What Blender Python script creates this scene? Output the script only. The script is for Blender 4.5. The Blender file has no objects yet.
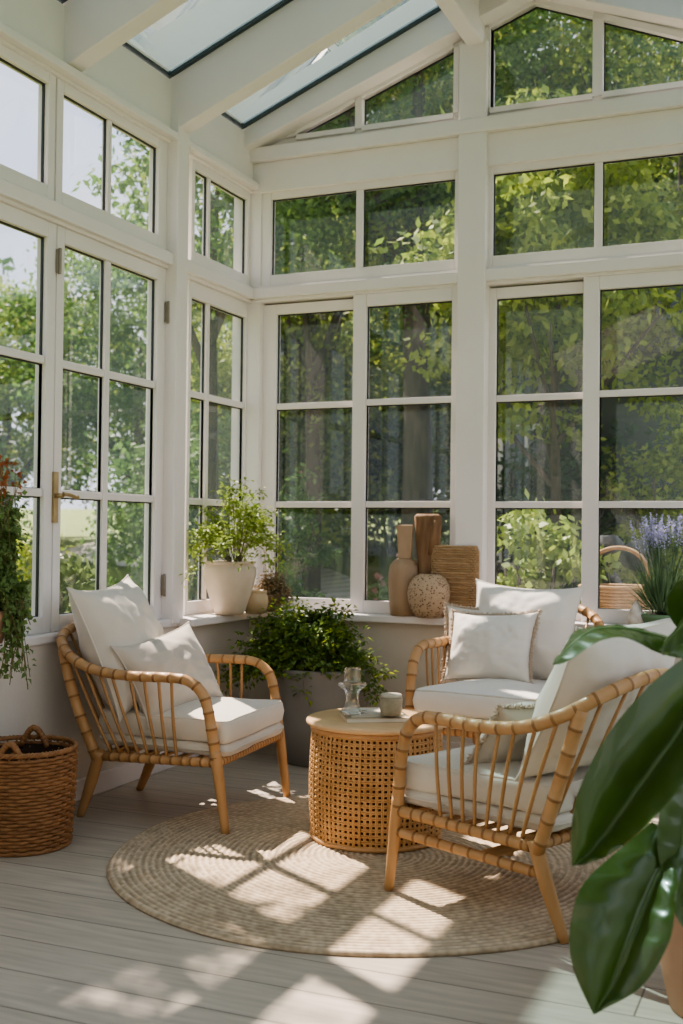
import bpy, math, random
from mathutils import Vector, Matrix, noise
random.seed(7)
C = bpy.context.scene.collection
PI = math.pi
V = Vector

# ------------------------------------------------------------------ camera numbers
CAM = V((3.0165, -5.7253, 1.2))
FPX = 1138.8
yaw, pit, rol = 0.4011, 0.0175, 0.0109
FW = V((-math.sin(yaw)*math.cos(pit), math.cos(yaw)*math.cos(pit), math.sin(pit)))
R0 = V((math.cos(yaw), math.sin(yaw), 0)); U0 = R0.cross(FW)
RT = R0*math.cos(rol) + U0*math.sin(rol)
UP = U0*math.cos(rol) - R0*math.sin(rol)

def ray(px, py): return FW + RT*((px-341.5)/FPX) - UP*((py-512)/FPX)
def at(px, py, axis, v):
    d = ray(px, py); t = (v-CAM[axis])/d[axis]; return CAM + d*t
def atd(px, py, depth): return CAM + ray(px, py)*depth

K = 1.03                                  # room coordinates fitted to image pixels, scaled about the camera, pushing walls back
def S(x, y, z): return V((CAM.x+(x-CAM.x)*K, CAM.y+(y-CAM.y)*K, CAM.z+(z-CAM.z)*K))

# ------------------------------------------------------------------ mesh builder
class MB:
    def __init__(s): s.v = []; s.f = []; s.sm = []
    def face(s, idx, smooth=False): s.f.append(tuple(idx)); s.sm.append(smooth)
    def hexa(s, p):
        b = len(s.v); s.v += [V(q) for q in p]
        for q in ((0,3,2,1),(4,5,6,7),(0,1,5,4),(1,2,6,5),(2,3,7,6),(3,0,4,7)): s.face([b+i for i in q])
    def box(s, x0, x1, y0, y1, z0, z1, fn=None):
        p = [(x0,y0,z0),(x1,y0,z0),(x1,y1,z0),(x0,y1,z0),(x0,y0,z1),(x1,y0,z1),(x1,y1,z1),(x0,y1,z1)]
        s.hexa([fn(*q) for q in p] if fn else p)
    def prism(s, pts0, pts1):
        b = len(s.v); n = len(pts0); s.v += [V(p) for p in pts0]+[V(p) for p in pts1]
        s.face([b+i for i in range(n)][::-1]); s.face([b+n+i for i in range(n)])
        for i in range(n):
            j = (i+1) % n; s.face([b+i, b+j, b+n+j, b+n+i])
    def tube(s, path, r, n=8, closed=False, cap=True, flat=1.0):
        path = [V(p) for p in path]; m = len(path)
        rr = r if isinstance(r, (list, tuple)) else [r]*m
        t0 = (path[1]-path[0]).normalized()
        a = V((0,0,1)) if abs(t0.z) < .9 else V((1,0,0))
        nr = (a - t0*a.dot(t0)).normalized(); b = len(s.v)
        for i in range(m):
            if closed: t = path[(i+1) % m]-path[i-1]
            else: t = path[min(i+1, m-1)]-path[max(i-1, 0)]
            t = t.normalized() if t.length > 1e-9 else t0
            nr = nr - t*nr.dot(t)
            nr = nr.normalized() if nr.length > 1e-6 else t.orthogonal().normalized()
            bn = t.cross(nr)
            for k in range(n):
                q = 2*PI*k/n; s.v.append(path[i] + nr*(math.cos(q)*rr[i]) + bn*(math.sin(q)*rr[i]*flat))
        for i in range(m if closed else m-1):
            i2 = (i+1) % m
            for k in range(n):
                k2 = (k+1) % n; s.face((b+i*n+k, b+i*n+k2, b+i2*n+k2, b+i2*n+k), True)
        if cap and not closed:
            s.face([b+k for k in range(n)][::-1]); s.face([b+(m-1)*n+k for k in range(n)])
    def lathe(s, prof, n=32, c=(0,0,0), cap0=True, cap1=True, jit=None):
        b = len(s.v); c = V(c)
        for (r, z) in prof:
            for k in range(n):
                q = 2*PI*k/n; rr = r*(jit(q, z) if jit else 1)
                s.v.append(c+V((math.cos(q)*rr, math.sin(q)*rr, z)))
        for i in range(len(prof)-1):
            for k in range(n):
                k2 = (k+1) % n; s.face((b+i*n+k, b+i*n+k2, b+(i+1)*n+k2, b+(i+1)*n+k), True)
        if cap0: s.face([b+k for k in range(n)][::-1])
        if cap1: s.face([b+(len(prof)-1)*n+k for k in range(n)])
    def grid(s, fn, nu, nv, smooth=True):
        b = len(s.v)
        for i in range(nu+1):
            for j in range(nv+1): s.v.append(V(fn(i/nu, j/nv)))
        for i in range(nu):
            for j in range(nv):
                q = b+i*(nv+1)+j; s.face((q, q+nv+1, q+nv+2, q+1), smooth)
    def leaf(s, p, d, nrm, L, W, fold=.25, n=1):
        d = d.normalized(); sd = d.cross(nrm)
        if sd.length < 1e-4: sd = d.orthogonal()
        sd.normalize(); up = sd.cross(d); b = len(s.v)
        s.v += [p, p+d*L*.45+sd*W*.5+up*fold*W, p+d*L*.5, p+d*L*.45-sd*W*.5+up*fold*W, p+d*L-up*fold*W*.6]
        s.face((b, b+1, b+2)); s.face((b+1, b+4, b+2)); s.face((b, b+2, b+3)); s.face((b+2, b+4, b+3))
    def leafq(s, p, d, nrm, L, W):
        d = d.normalized(); sd = d.cross(nrm)
        if sd.length < 1e-4: sd = d.orthogonal()
        sd.normalize(); b = len(s.v)
        s.v += [p, p+d*L*.45+sd*W*.5, p+d*L, p+d*L*.45-sd*W*.5]; s.face((b, b+1, b+2, b+3))
    def mesh(s, name):
        me = bpy.data.meshes.new(name); me.from_pydata([tuple(v) for v in s.v], [], s.f)
        me.polygons.foreach_set('use_smooth', s.sm); me.update(); return me
    def build(s, name, mat, parent=None, bevel=0, seg=2, sub=0, world=False):
        if world and parent is not None:
            o0 = parent.location
            g = parent.parent
            while g: o0 = o0+g.location; g = g.parent
            s.v = [v-o0 for v in s.v]
        me = s.mesh(name); o = bpy.data.objects.new(name, me); C.objects.link(o)
        if mat: me.materials.append(mat)
        if parent: o.parent = parent
        if bevel:
            m = o.modifiers.new('bevel', 'BEVEL'); m.width = bevel; m.segments = seg; m.limit_method = 'ANGLE'; m.angle_limit = .7
        if sub:
            m = o.modifiers.new('sub', 'SUBSURF'); m.levels = sub; m.render_levels = sub
        return o

def tag(o, label=None, cat=None, group=None, kind=None):
    if label: o['label'] = label
    if cat: o['category'] = cat
    if group: o['group'] = group
    if kind: o['kind'] = kind
    return o
def thing(name, label, cat, loc=(0,0,0), rz=0, group=None, kind=None, scale=1):
    o = bpy.data.objects.new(name, None); C.objects.link(o); o.empty_display_size = .1
    o.location = loc; o.rotation_euler = (0,0,rz); o.scale = (scale,)*3
    return tag(o, label, cat, group, kind)
def copy_tree(o, parent=None):
    c = o.copy(); C.objects.link(c); c.parent = parent
    for ch in list(o.children): copy_tree(ch, c)
    return c
def catmull(pts, n=8, closed=False):
    pts = [V(p) for p in pts]; out = []; m = len(pts)
    rng = range(m if closed else m-1)
    for i in rng:
        g = (lambda k: pts[k % m]) if closed else (lambda k: pts[max(0, min(m-1, k))])
        a, b, c, d = g(i-1), g(i), g(i+1), g(i+2)
        for k in range(n):
            t = k/n
            out.append(.5*((2*b)+(c-a)*t+(2*a-5*b+4*c-d)*t*t+(3*b-a-3*c+d)*t**3))
    if not closed: out.append(pts[-1].copy())
    return out
def rv(a=1): return V((random.uniform(-a,a), random.uniform(-a,a), random.uniform(-a,a)))
def rdir():
    while True:
        v = rv()
        if .05 < v.length < 1: return v.normalized()

# ------------------------------------------------------------------ materials
def newmat(name):
    m = bpy.data.materials.new(name); m.use_nodes = True; nt = m.node_tree; nt.nodes.clear()
    out = nt.nodes.new('ShaderNodeOutputMaterial'); return m, nt, out
def N(nt, t, **kw):
    n = nt.nodes.new(t)
    for k, v in kw.items():
        if k in n.inputs: n.inputs[k].default_value = v
        else: setattr(n, k, v)
    return n
def rgb(c): return (c[0], c[1], c[2], 1)
def mat(name, c1, c2=None, rough=.5, scale=8, stretch=(1,1,1), bump=0, bscale=None, spec=.4, metal=0, detail=3, rnd=0, transl=0, coat=0, sheen=0):
    m, nt, out = newmat(name); L = nt.links.new
    p = N(nt, 'ShaderNodeBsdfPrincipled', Roughness=rough, Metallic=metal)
    p.inputs['Specular IOR Level'].default_value = spec
    p.inputs['Coat Weight'].default_value = coat
    p.inputs['Sheen Weight'].default_value = sheen
    tc = N(nt, 'ShaderNodeTexCoord'); mp = N(nt, 'ShaderNodeMapping'); mp.inputs['Scale'].default_value = stretch
    L(tc.outputs['Object'], mp.inputs['Vector'])
    no = N(nt, 'ShaderNodeTexNoise', Scale=scale, Detail=detail); L(mp.outputs[0], no.inputs['Vector'])
    mx = N(nt, 'ShaderNodeMix', data_type='RGBA'); mx.inputs[6].default_value = rgb(c1); mx.inputs[7].default_value = rgb(c2 or c1)
    cr = N(nt, 'ShaderNodeMapRange'); cr.inputs[1].default_value = .3; cr.inputs[2].default_value = .7
    L(no.outputs['Fac'], cr.inputs[0])
    fac = cr.outputs[0]
    if rnd:
        g = N(nt, 'ShaderNodeNewGeometry'); ma = N(nt, 'ShaderNodeMix'); ma.inputs[0].default_value = rnd
        L(fac, ma.inputs[2]); L(g.outputs['Random Per Island'], ma.inputs[3]); fac = ma.outputs[0]
    L(fac, mx.inputs[0]); L(mx.outputs[2], p.inputs['Base Color'])
    if bump:
        n2 = N(nt, 'ShaderNodeTexNoise', Scale=bscale or scale*4, Detail=4); L(mp.outputs[0], n2.inputs['Vector'])
        bp = N(nt, 'ShaderNodeBump', Strength=bump, Distance=.01); L(n2.outputs['Fac'], bp.inputs['Height']); L(bp.outputs[0], p.inputs['Normal'])
    if transl:
        tr = N(nt, 'ShaderNodeBsdfTranslucent'); L(mx.outputs[2], tr.inputs['Color'])
        ms = N(nt, 'ShaderNodeMixShader'); ms.inputs[0].default_value = transl
        L(p.outputs[0], ms.inputs[1]); L(tr.outputs[0], ms.inputs[2]); L(ms.outputs[0], out.inputs[0])
    else: L(p.outputs[0], out.inputs[0])
    return m
def glassmat(name, tint, ior=1.5, haze=0, hazec=(1,1,1)):
    m, nt, out = newmat(name); L = nt.links.new
    t = N(nt, 'ShaderNodeBsdfTransparent'); t.inputs[0].default_value = rgb(tint)
    g = N(nt, 'ShaderNodeBsdfGlossy', Roughness=.0); g.inputs[0].default_value = (1,1,1,1)
    f = N(nt, 'ShaderNodeFresnel', IOR=ior); ms = N(nt, 'ShaderNodeMixShader')
    L(f.outputs[0], ms.inputs[0]); L(t.outputs[0], ms.inputs[1]); L(g.outputs[0], ms.inputs[2])
    if haze:
        d = N(nt, 'ShaderNodeBsdfTranslucent'); d.inputs[0].default_value = rgb(hazec)
        m2 = N(nt, 'ShaderNodeMixShader'); m2.inputs[0].default_value = haze
        L(ms.outputs[0], m2.inputs[1]); L(d.outputs[0], m2.inputs[2]); L(m2.outputs[0], out.inputs[0])
    else: L(ms.outputs[0], out.inputs[0])
    return m

M = {}
M['paint'] = mat('white_paint', (.79,.74,.715), (.765,.715,.69), .45, 3, bump=.03, bscale=40)
M['plaster'] = mat('warm_plaster', (.70,.64,.565), (.66,.60,.53), .8, 4, bump=.08, bscale=60)
M['gasket'] = mat('black_gasket', (.02,.025,.025), None, .4)
M['skybar'] = mat('slate_glazing_bar', (.055,.08,.09), None, .4)
M['glass'] = glassmat('window_glass', (.94,.94,.935), haze=.03, hazec=(.62,.84,.84))  # teal haze colour stands in for sky reflected in the panes
M['skyglass'] = glassmat('roof_glass', (.19,.31,.33), haze=.10, hazec=(.36,.54,.58))
M['brass'] = mat('aged_brass', (.50,.38,.22), (.36,.27,.15), .35, 20, metal=.8)
M['hinge'] = mat('grey_metal', (.33,.29,.24), (.25,.22,.18), .45, 20, metal=.6)
M['rattan'] = mat('honey_rattan', (.55,.315,.145), (.45,.245,.10), .45, 6, (1,1,1), .15, 50, coat=.1)
M['rattan_dk'] = mat('rattan_binding', (.33,.165,.06), (.25,.12,.045), .5, 40)
M['spindle'] = mat('rattan_spindle', (.48,.275,.125), (.39,.21,.085), .5, 10)
M['fabric'] = mat('oatmeal_linen', (.68,.61,.515), (.63,.565,.475), .9, 6, bump=.12, bscale=350, sheen=.2)
M['linen_w'] = mat('white_linen', (.78,.735,.665), (.74,.695,.625), .9, 5, bump=.12, bscale=300, sheen=.2)
M['linen_g'] = mat('greige_linen', (.58,.51,.425), (.53,.465,.385), .9, 5, bump=.14, bscale=300, sheen=.2)
M['fringe'] = mat('tan_fringe', (.66,.55,.44), (.56,.44,.33), .9, 80, bump=.4, bscale=200)
M['cane'] = mat('woven_cane', (.66,.39,.175), (.52,.285,.11), .5, 14, bump=.2, bscale=90)
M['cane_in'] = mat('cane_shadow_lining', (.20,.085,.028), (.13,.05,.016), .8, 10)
M['tabletop'] = mat('pale_table_wood', (.70,.46,.25), (.64,.40,.205), .35, 5, (1,10,1), .05, 60, coat=.15)
M['wicker'] = mat('brown_wicker', (.36,.175,.07), (.22,.10,.038), .5, 25, bump=.3, bscale=120, rnd=.4)
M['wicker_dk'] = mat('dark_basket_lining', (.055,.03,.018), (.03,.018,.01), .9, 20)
M['cream_pot'] = mat('cream_glazed_pot', (.66,.56,.44), (.56,.46,.34), .35, 7, bump=.08, bscale=25)
M['beige_pot'] = mat('beige_pot', (.60,.45,.28), (.50,.36,.21), .45, 9, bump=.1)
M['stone_pot'] = mat('brown_stone_pot', (.36,.27,.18), (.25,.18,.11), .8, 12, bump=.3)
M['planter'] = mat('charcoal_planter', (.27,.265,.245), (.23,.225,.21), .38, 5, bump=.05)
M['soil'] = mat('soil', (.05,.035,.025), (.03,.02,.015), .95, 40, bump=.8)
M['terracotta'] = mat('terracotta', (.50,.30,.19), (.42,.24,.15), .7, 6, bump=.15)
M['leaf_lt'] = mat('fresh_leaf', (.36,.45,.09), (.20,.30,.065), .5, 20, rnd=.8, transl=.35)
M['leaf_dk'] = mat('deep_leaf', (.10,.18,.045), (.22,.32,.065), .5, 14, rnd=.75, transl=.35)
M['leaf_yl'] = mat('yellow_leaf', (.40,.46,.05), (.27,.36,.05), .5, 14, rnd=.75, transl=.4)
M['leaf_tr'] = mat('trailing_leaf', (.12,.20,.055), (.20,.29,.09), .5, 14, rnd=.75, transl=.3)
M['leaf_rd'] = mat('rusty_leaf', (.30,.09,.03), (.40,.16,.05), .55, 14, rnd=.75, transl=.3)
M['dried'] = mat('dried_flower', (.40,.30,.17), (.25,.18,.10), .9, 20, rnd=.7)
M['stem'] = mat('plant_stem', (.22,.20,.08), (.15,.13,.05), .6)
M['bark'] = mat('tree_bark', (.10,.075,.05), (.05,.04,.028), .9, 6, (3,3,.6), .6, 12)
M['driftwood'] = mat('driftwood', (.29,.17,.09), (.15,.08,.04), .8, 9, (3,3,.5), .6, 14)
M['vase'] = mat('brown_wood_vase', (.42,.29,.185), (.33,.22,.135), .5, 5, (4,4,.8), .1, 20)
M['jute_panel'] = mat('woven_reed', (.46,.31,.175), (.31,.195,.10), .9, 40, bump=.5, bscale=120, rnd=.5)
M['wax'] = mat('white_petal', (.80,.77,.70), None, .5)
M['paper'] = mat('magazine_paper', (.76,.71,.60), (.70,.64,.53), .6, 3)
M['cover'] = mat('magazine_cover', (.58,.47,.31), (.46,.36,.23), .65, 6)
M['cover2'] = mat('pale_cover', (.66,.60,.49), (.50,.45,.36), .65, 9)
M['ceramic'] = mat('speckled_stoneware', (.40,.36,.26), (.27,.235,.16), .35, 25, bump=.15, bscale=60)
M['ceramic_lid'] = mat('stoneware_lid', (.50,.46,.36), (.42,.38,.29), .4, 20)
M['lavender'] = mat('lavender_bloom', (.42,.42,.62), (.55,.55,.74), .8, 10, rnd=.8)
M['lav_leaf'] = mat('lavender_leaf', (.16,.25,.13), (.09,.17,.08), .6, 10, rnd=.7, transl=.2)
M['green_pot'] = mat('green_glazed_pot', (.10,.19,.10), (.15,.25,.13), .3, 6)
M['cactus'] = mat('cactus_pad', (.14,.25,.10), (.22,.34,.15), .55, 40, bump=.4, bscale=60)
M['shell'] = mat('white_shell', (.84,.79,.71), (.55,.47,.39), .6, 30, bump=.3)
M['big_leaf'] = mat('glossy_green_leaf', (.045,.082,.013), (.065,.11,.02), .3, 3, bump=.03, spec=.5, transl=.12, coat=.4)
M['rib'] = mat('leaf_midrib', (.13,.21,.07), (.11,.18,.05), .4)
M['boulder'] = mat('grey_boulder', (.13,.135,.13), (.06,.065,.063), .9, 5, bump=.6, bscale=8)
M['rose'] = mat('rose_petal', (.50,.07,.09), (.62,.22,.22), .6, 9)
M['pinkfl'] = mat('pink_blossom', (.60,.35,.34), (.50,.24,.25), .7, 9, rnd=.7)
M['shed'] = mat('grey_green_boards', (.085,.105,.095), (.065,.08,.075), .7, 3, (1,1,14))
M['shedroof'] = mat('slate_roof', (.06,.075,.075), (.045,.055,.055), .7, 6)
M['dark'] = mat('dark_pane', (.02,.03,.03), None, .1)
M['path'] = mat('pale_gravel', (.58,.54,.47), (.48,.44,.38), .9, 30, bump=.3)
M['lawn'] = mat('lawn_green', (.13,.18,.045), (.21,.26,.065), .9, 1.2, bump=.6, bscale=60)
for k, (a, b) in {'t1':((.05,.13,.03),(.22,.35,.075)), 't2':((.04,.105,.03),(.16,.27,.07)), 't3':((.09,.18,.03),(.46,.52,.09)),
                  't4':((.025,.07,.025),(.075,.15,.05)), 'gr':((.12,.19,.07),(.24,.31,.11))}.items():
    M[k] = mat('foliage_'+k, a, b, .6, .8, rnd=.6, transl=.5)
# clear glass for the small ornament
m, nt, out = newmat('clear_glass')
gl = N(nt, 'ShaderNodeBsdfGlass', Roughness=.03, IOR=1.45); gl.inputs[0].default_value = (.93,.94,.93,1)
tr = N(nt, 'ShaderNodeBsdfTransparent'); ms = N(nt, 'ShaderNodeMixShader'); ms.inputs[0].default_value = .45
nt.links.new(tr.outputs[0], ms.inputs[1]); nt.links.new(gl.outputs[0], ms.inputs[2]); nt.links.new(ms.outputs[0], out.inputs[0]); M['clear'] = m

# floor boards running along x
m, nt, out = newmat('pale_floorboards'); L = nt.links.new
p = N(nt, 'ShaderNodeBsdfPrincipled', Roughness=.42); p.inputs['Specular IOR Level'].default_value = .45
tc = N(nt, 'ShaderNodeTexCoord')
br = N(nt, 'ShaderNodeTexBrick', offset=.37, squash=1); br.inputs['Scale'].default_value = 1
br.inputs['Mortar Size'].default_value = .003; br.inputs['Brick Width'].default_value = 4.1; br.inputs['Row Height'].default_value = .2; br.inputs['Bias'].default_value = 0
br.inputs['Color1'].default_value = (.53,.455,.375,1); br.inputs['Color2'].default_value = (.485,.415,.335,1); br.inputs['Mortar'].default_value = (.21,.175,.14,1)
L(tc.outputs['Object'], br.inputs['Vector'])
mp = N(nt, 'ShaderNodeMapping'); mp.inputs['Scale'].default_value = (1.2, 14, 1); L(tc.outputs['Object'], mp.inputs[0])
no = N(nt, 'ShaderNodeTexNoise', Scale=3.0, Detail=6); L(mp.outputs[0], no.inputs['Vector'])
mr = N(nt, 'ShaderNodeMapRange'); mr.inputs[1].default_value = .25; mr.inputs[2].default_value = .75; mr.inputs[3].default_value = .78; mr.inputs[4].default_value = 1.14; L(no.outputs['Fac'], mr.inputs[0])
mx = N(nt, 'ShaderNodeMix', data_type='RGBA', blend_type='MULTIPLY'); mx.inputs[0].default_value = 1
L(br.outputs['Color'], mx.inputs[6]); L(mr.outputs[0], mx.inputs[7]); L(mx.outputs[2], p.inputs['Base Color'])
bp = N(nt, 'ShaderNodeBump', Strength=.12, Distance=.004); L(no.outputs['Fac'], bp.inputs['Height']); L(bp.outputs[0], p.inputs['Normal'])
L(p.outputs[0], out.inputs[0]); M['floor'] = m

# braided rug: rope rows in polar coordinates
m, nt, out = newmat('braided_jute'); L = nt.links.new
p = N(nt, 'ShaderNodeBsdfPrincipled', Roughness=.95); p.inputs['Specular IOR Level'].default_value = .1
tc = N(nt, 'ShaderNodeTexCoord'); sx = N(nt, 'ShaderNodeSeparateXYZ'); L(tc.outputs['Object'], sx.inputs[0])
def MA(op, a, b=None, c=None):
    n = N(nt, 'ShaderNodeMath', operation=op)
    for i, q in enumerate((a, b, c)):
        if q is None: continue
        if isinstance(q, (int, float)): n.inputs[i].default_value = q
        else: L(q, n.inputs[i])
    return n.outputs[0]
X, Y = sx.outputs[0], sx.outputs[1]
r = MA('SQRT', MA('ADD', MA('MULTIPLY', X, X), MA('MULTIPLY', Y, Y)))
ang = MA('ARCTAN2', Y, X)
row = MA('FLOOR', MA('DIVIDE', r, .024))
arc = MA('MULTIPLY', MA('MULTIPLY', ang, row), .024)
saw = MA('SINE', MA('ADD', MA('MULTIPLY', arc, 2*PI/.036), MA('ADD', MA('MULTIPLY', r, 2*PI/.024), MA('MULTIPLY', row, 2.3))))
cb = N(nt, 'ShaderNodeCombineXYZ'); L(MA('DIVIDE', arc, .026), cb.inputs[0]); L(MA('DIVIDE', r, .024), cb.inputs[1])
vr = N(nt, 'ShaderNodeTexVoronoi', Scale=1.0); vr.inputs['Randomness'].default_value = .75; L(cb.outputs[0], vr.inputs['Vector'])
no = N(nt, 'ShaderNodeTexNoise', Scale=1, Detail=3); L(cb.outputs[0], no.inputs['Vector'])
no2 = N(nt, 'ShaderNodeTexNoise', Scale=5, Detail=3); L(tc.outputs['Object'], no2.inputs['Vector'])
f = MA('SUBTRACT', MA('ADD', MA('MULTIPLY', MA('SINE', MA('MULTIPLY', r, 2*PI/.024)), .13), MA('ADD', MA('MULTIPLY', no.outputs['Fac'], .3), MA('ADD', MA('MULTIPLY', no2.outputs['Fac'], .35), .42))), MA('MULTIPLY', vr.outputs['Distance'], .5))
cr = N(nt, 'ShaderNodeValToRGB'); cr.color_ramp.elements[0].position = .2; cr.color_ramp.elements[0].color = (.34,.255,.17,1)
cr.color_ramp.elements[1].position = .8; cr.color_ramp.elements[1].color = (.70,.56,.40,1); L(f, cr.inputs[0]); L(cr.outputs[0], p.inputs['Base Color'])
bp = N(nt, 'ShaderNodeBump', Strength=.6, Distance=.006); L(f, bp.inputs['Height']); L(bp.outputs[0], p.inputs['Normal'])
L(p.outputs[0], out.inputs[0]); M['rug'] = m

# speckled pumice with dark pits
m, nt, out = newmat('pitted_pumice'); L = nt.links.new
p = N(nt, 'ShaderNodeBsdfPrincipled', Roughness=.9); tc = N(nt, 'ShaderNodeTexCoord')
vo = N(nt, 'ShaderNodeTexVoronoi', Scale=80); vo.inputs['Randomness'].default_value = 1; L(tc.outputs['Object'], vo.inputs['Vector'])
cr = N(nt, 'ShaderNodeValToRGB'); cr.color_ramp.elements[0].position = .22; cr.color_ramp.elements[0].color = (.13,.075,.04,1)
cr.color_ramp.elements[1].position = .42; cr.color_ramp.elements[1].color = (.47,.345,.23,1); L(vo.outputs['Distance'], cr.inputs[0]); L(cr.outputs[0], p.inputs['Base Color'])
bp = N(nt, 'ShaderNodeBump', Strength=.7, Distance=.006); L(cr.outputs[0], bp.inputs['Height']); L(bp.outputs[0], p.inputs['Normal']); L(p.outputs[0], out.inputs[0]); M['pumice'] = m

# ------------------------------------------------------------------ the room
def wl(a, d, z): return S(d, a, z)        # left wall: a runs along y, d into the room
def wb(a, d, z): return S(a, -d, z)       # back wall: a runs along x
def wr(a, d, z): return S(3.3-d, a, z)    # right wall
YN = -7.2                                  # near end of the room in room units before that scaling
mb = MB(); mb.box(-.25, 3.65, -7.5, .4, -.06, 0); fl = mb.build('floor', M['floor']); tag(fl, kind='structure')

def struct(name, m_, mb_, bevel=.004, label=None):
    o = mb_.build(name, m_, bevel=bevel); return tag(o, label, kind='structure')

ZF = 1.2-1.2/K                            # floor height before the scaling about the camera
# --- left wall solid parts
mb = MB()
mb.box(YN, .06, -.12, .06, ZF, .735, wl)             # low wall
struct('wall_left', M['plaster'], mb, 0)
mb = MB(); mb.box(YN, -.855, -.04, .082, .725, .765, wl); mb.box(-.855, .05, -.04, .17, .725, .765, wl); struct('trim_1', M['paint'], mb, .008)
mb = MB(); mb.box(YN, .0, .06, .075, ZF, ZF+.09, wl); struct('baseboard_left', M['paint'], mb)
mb = MB()
mb.box(YN, .08, -.07, .045, 2.485, 2.575, wl); mb.box(YN, .08, -.07, .07, 2.50, 2.56, wl)    # transom
mb.box(YN, .08, -.07, .045, 3.105, 3.42, wl); mb.box(YN, .08, .0, .085, 3.12, 3.155, wl)     # eaves plate
struct('trim_2', M['paint'], mb)
# --- back wall
mb = MB(); mb.box(-.12, 3.42, -.12, .06, ZF, .735, wb); struct('wall_back', M['plaster'], mb, 0)
mb = MB(); mb.box(.06, 3.3, -.04, .135, .725, .765, wb); struct('trim_3', M['paint'], mb, .008)
mb = MB(); mb.box(.06, 3.3, .06, .075, ZF, ZF+.09, wb); struct('baseboard_back', M['paint'], mb)
mb = MB(); mb.box(.0, 3.3, -.07, .045, 2.485, 2.575, wb); mb.box(.0, 3.3, -.07, .07, 2.50, 2.56, wb)
mb.box(.0, 3.3, -.07, .05, 3.10, 3.27, wb); mb.box(.0, 3.3, -.07, .09, 3.27, 3.345, wb); mb.box(.0, 3.3, -.06, .03, 3.345, 3.395, wb)
struct('trim_4', M['paint'], mb)
# posts
ti = 5
def post(fn, a0, a1, z1, d=.075):
    global ti
    mb = MB(); mb.box(a0, a1, -.08, d, .74, z1, fn); struct('trim_%d' % ti, M['paint'], mb, .006); ti += 1
for k in range(4): post(wl, -.925-2.07*k, -.82-2.07*k, 3.25, .092)
mb = MB(); mb.box(-.08, .095, -.04, .1, .74, 3.2, S); struct('trim_%d' % ti, M['paint'], mb); ti += 1     # corner post
post(wb, 1.258, 1.409, 3.75, .08); post(wb, 2.48, 2.63, 3.5, .08)

# --- windows
wi = 1
def window(fn, a0, a1, z0, z1, lights, mv=(), mh=(), d=0.0, fw_=.04, mw=.017, label=None, dk=True, polys=None):
    """one framed unit: sash stiles, glazing bars, black gasket, a glass pane per light"""
    global wi
    ctr = fn((a0+a1)/2, d, z0)
    t = thing('window_%d' % wi, label, None, ctr, kind='structure'); wi += 1
    f = MB(); g = MB(); k = MB(); b = MB()
    la0 = min(l[0] for l in lights); la1 = max(l[1] for l in lights); lz0 = min(l[2] for l in lights); lz1 = max(l[3] for l in lights)
    D0, D1 = d-.03, d+.028
    f.box(a0, la0, D0, D1, z0, z1, fn); f.box(la1, a1, D0, D1, z0, z1, fn)
    f.box(la0, la1, D0, D1, z0, lz0, fn); f.box(la0, la1, D0, D1, lz1, z1, fn)
    for (v0, v1) in mv: b.box(v0, v1, d-.016, d+.02, lz0, lz1, fn)
    xs = [la0]+[q for v in mv for q in v]+[la1]
    for h in mh:
        for i in range(0, len(xs), 2): b.box(xs[i], xs[i+1], d-.016, d+.018, h-mw, h+mw, fn)
    hs = [lz0]+[q for h in mh for q in (h-mw, h+mw)]+[lz1]
    e = .0055
    for i in range(0, len(xs), 2):
        g.face_q = None
        p = [fn(xs[i], d, lz0), fn(xs[i+1], d, lz0), fn(xs[i+1], d, lz1), fn(xs[i], d, lz1)]
        q = len(g.v); g.v += p; g.face((q, q+1, q+2, q+3))
        for j in range(0, len(hs), 2):
            u0, u1, w0, w1 = xs[i], xs[i+1], hs[j], hs[j+1]
            k.box(u0, u1, d-.005, d+.006, w1-e, w1, fn); k.box(u0, u1, d-.005, d+.005, w0, w0+e*.5, fn)
            k.box(u0, u0+e, d-.005, d+.006, w0, w1, fn); k.box(u1-e, u1, d-.005, d+.006, w0, w1, fn)
    f.build('window_frame', M['paint'], t, .004, world=True)
    if b.v: b.build('glazing_bar', M['paint'], t, .003, world=True)
    k.build('gasket', M['gasket'], t, world=True)
    g.build('pane', M['glass'], t, world=True)
    return t

def hinge(t, fn, a, z, d=.03):
    mb = MB(); mb.box(a-.012, a+.012, d, d+.012, z-.05, z+.05, fn)
    mb.tube([fn(a, d+.014, z-.055), fn(a, d+.014, z+.055)], .008, 8); mb.build('hinge', M['hinge'], t, .002, world=True)

for k in range(3):
    o = -2.07*k
    wA = window(wl, -1.785+o, -.85+o, .765, 2.485, [(-1.733+o, -.993+o, .834, 2.418)], [(-1.418+o, -1.379+o)], (1.905, 1.350))
    wB = window(wl, -2.76+o, -1.79+o, .765, 2.485, [(-2.60+o, -1.848+o, .834, 2.418)], [(-2.235+o, -2.196+o)], (1.905, 1.350))
    if k == 0:
        for z in (2.27, .93): hinge(wA, wl, -.925, z)
        hinge(wA, wl, -1.785, 2.33, .028)
        mb = MB(); mb.box(-1.797, -1.768, .028, .04, 1.225, 1.44, wl)
        mb.tube([wl(-1.7825, .04, 1.34), wl(-1.7825, .075, 1.34)], .010, 8)
        mb.tube(catmull([wl(-1.7825, .075, 1.345), wl(-1.755, .082, 1.345), wl(-1.70, .078, 1.335), wl(-1.685, .076, 1.335)], 5), [.011,.011]+[.0085]*12+[.011]*2, 8)
        mb.build('handle', M['brass'], wA, .002, world=True)
    window(wl, -1.80+o, -.85+o, 2.575, 3.115, [(-1.755+o, -.998+o, 2.636, 3.063)], [(-1.415+o, -1.387+o)])
    window(wl, -2.76+o, -1.81+o, 2.575, 3.115, [(-2.60+o, -1.856+o, 2.636, 3.063)], [(-2.235+o, -2.207+o)])
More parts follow.
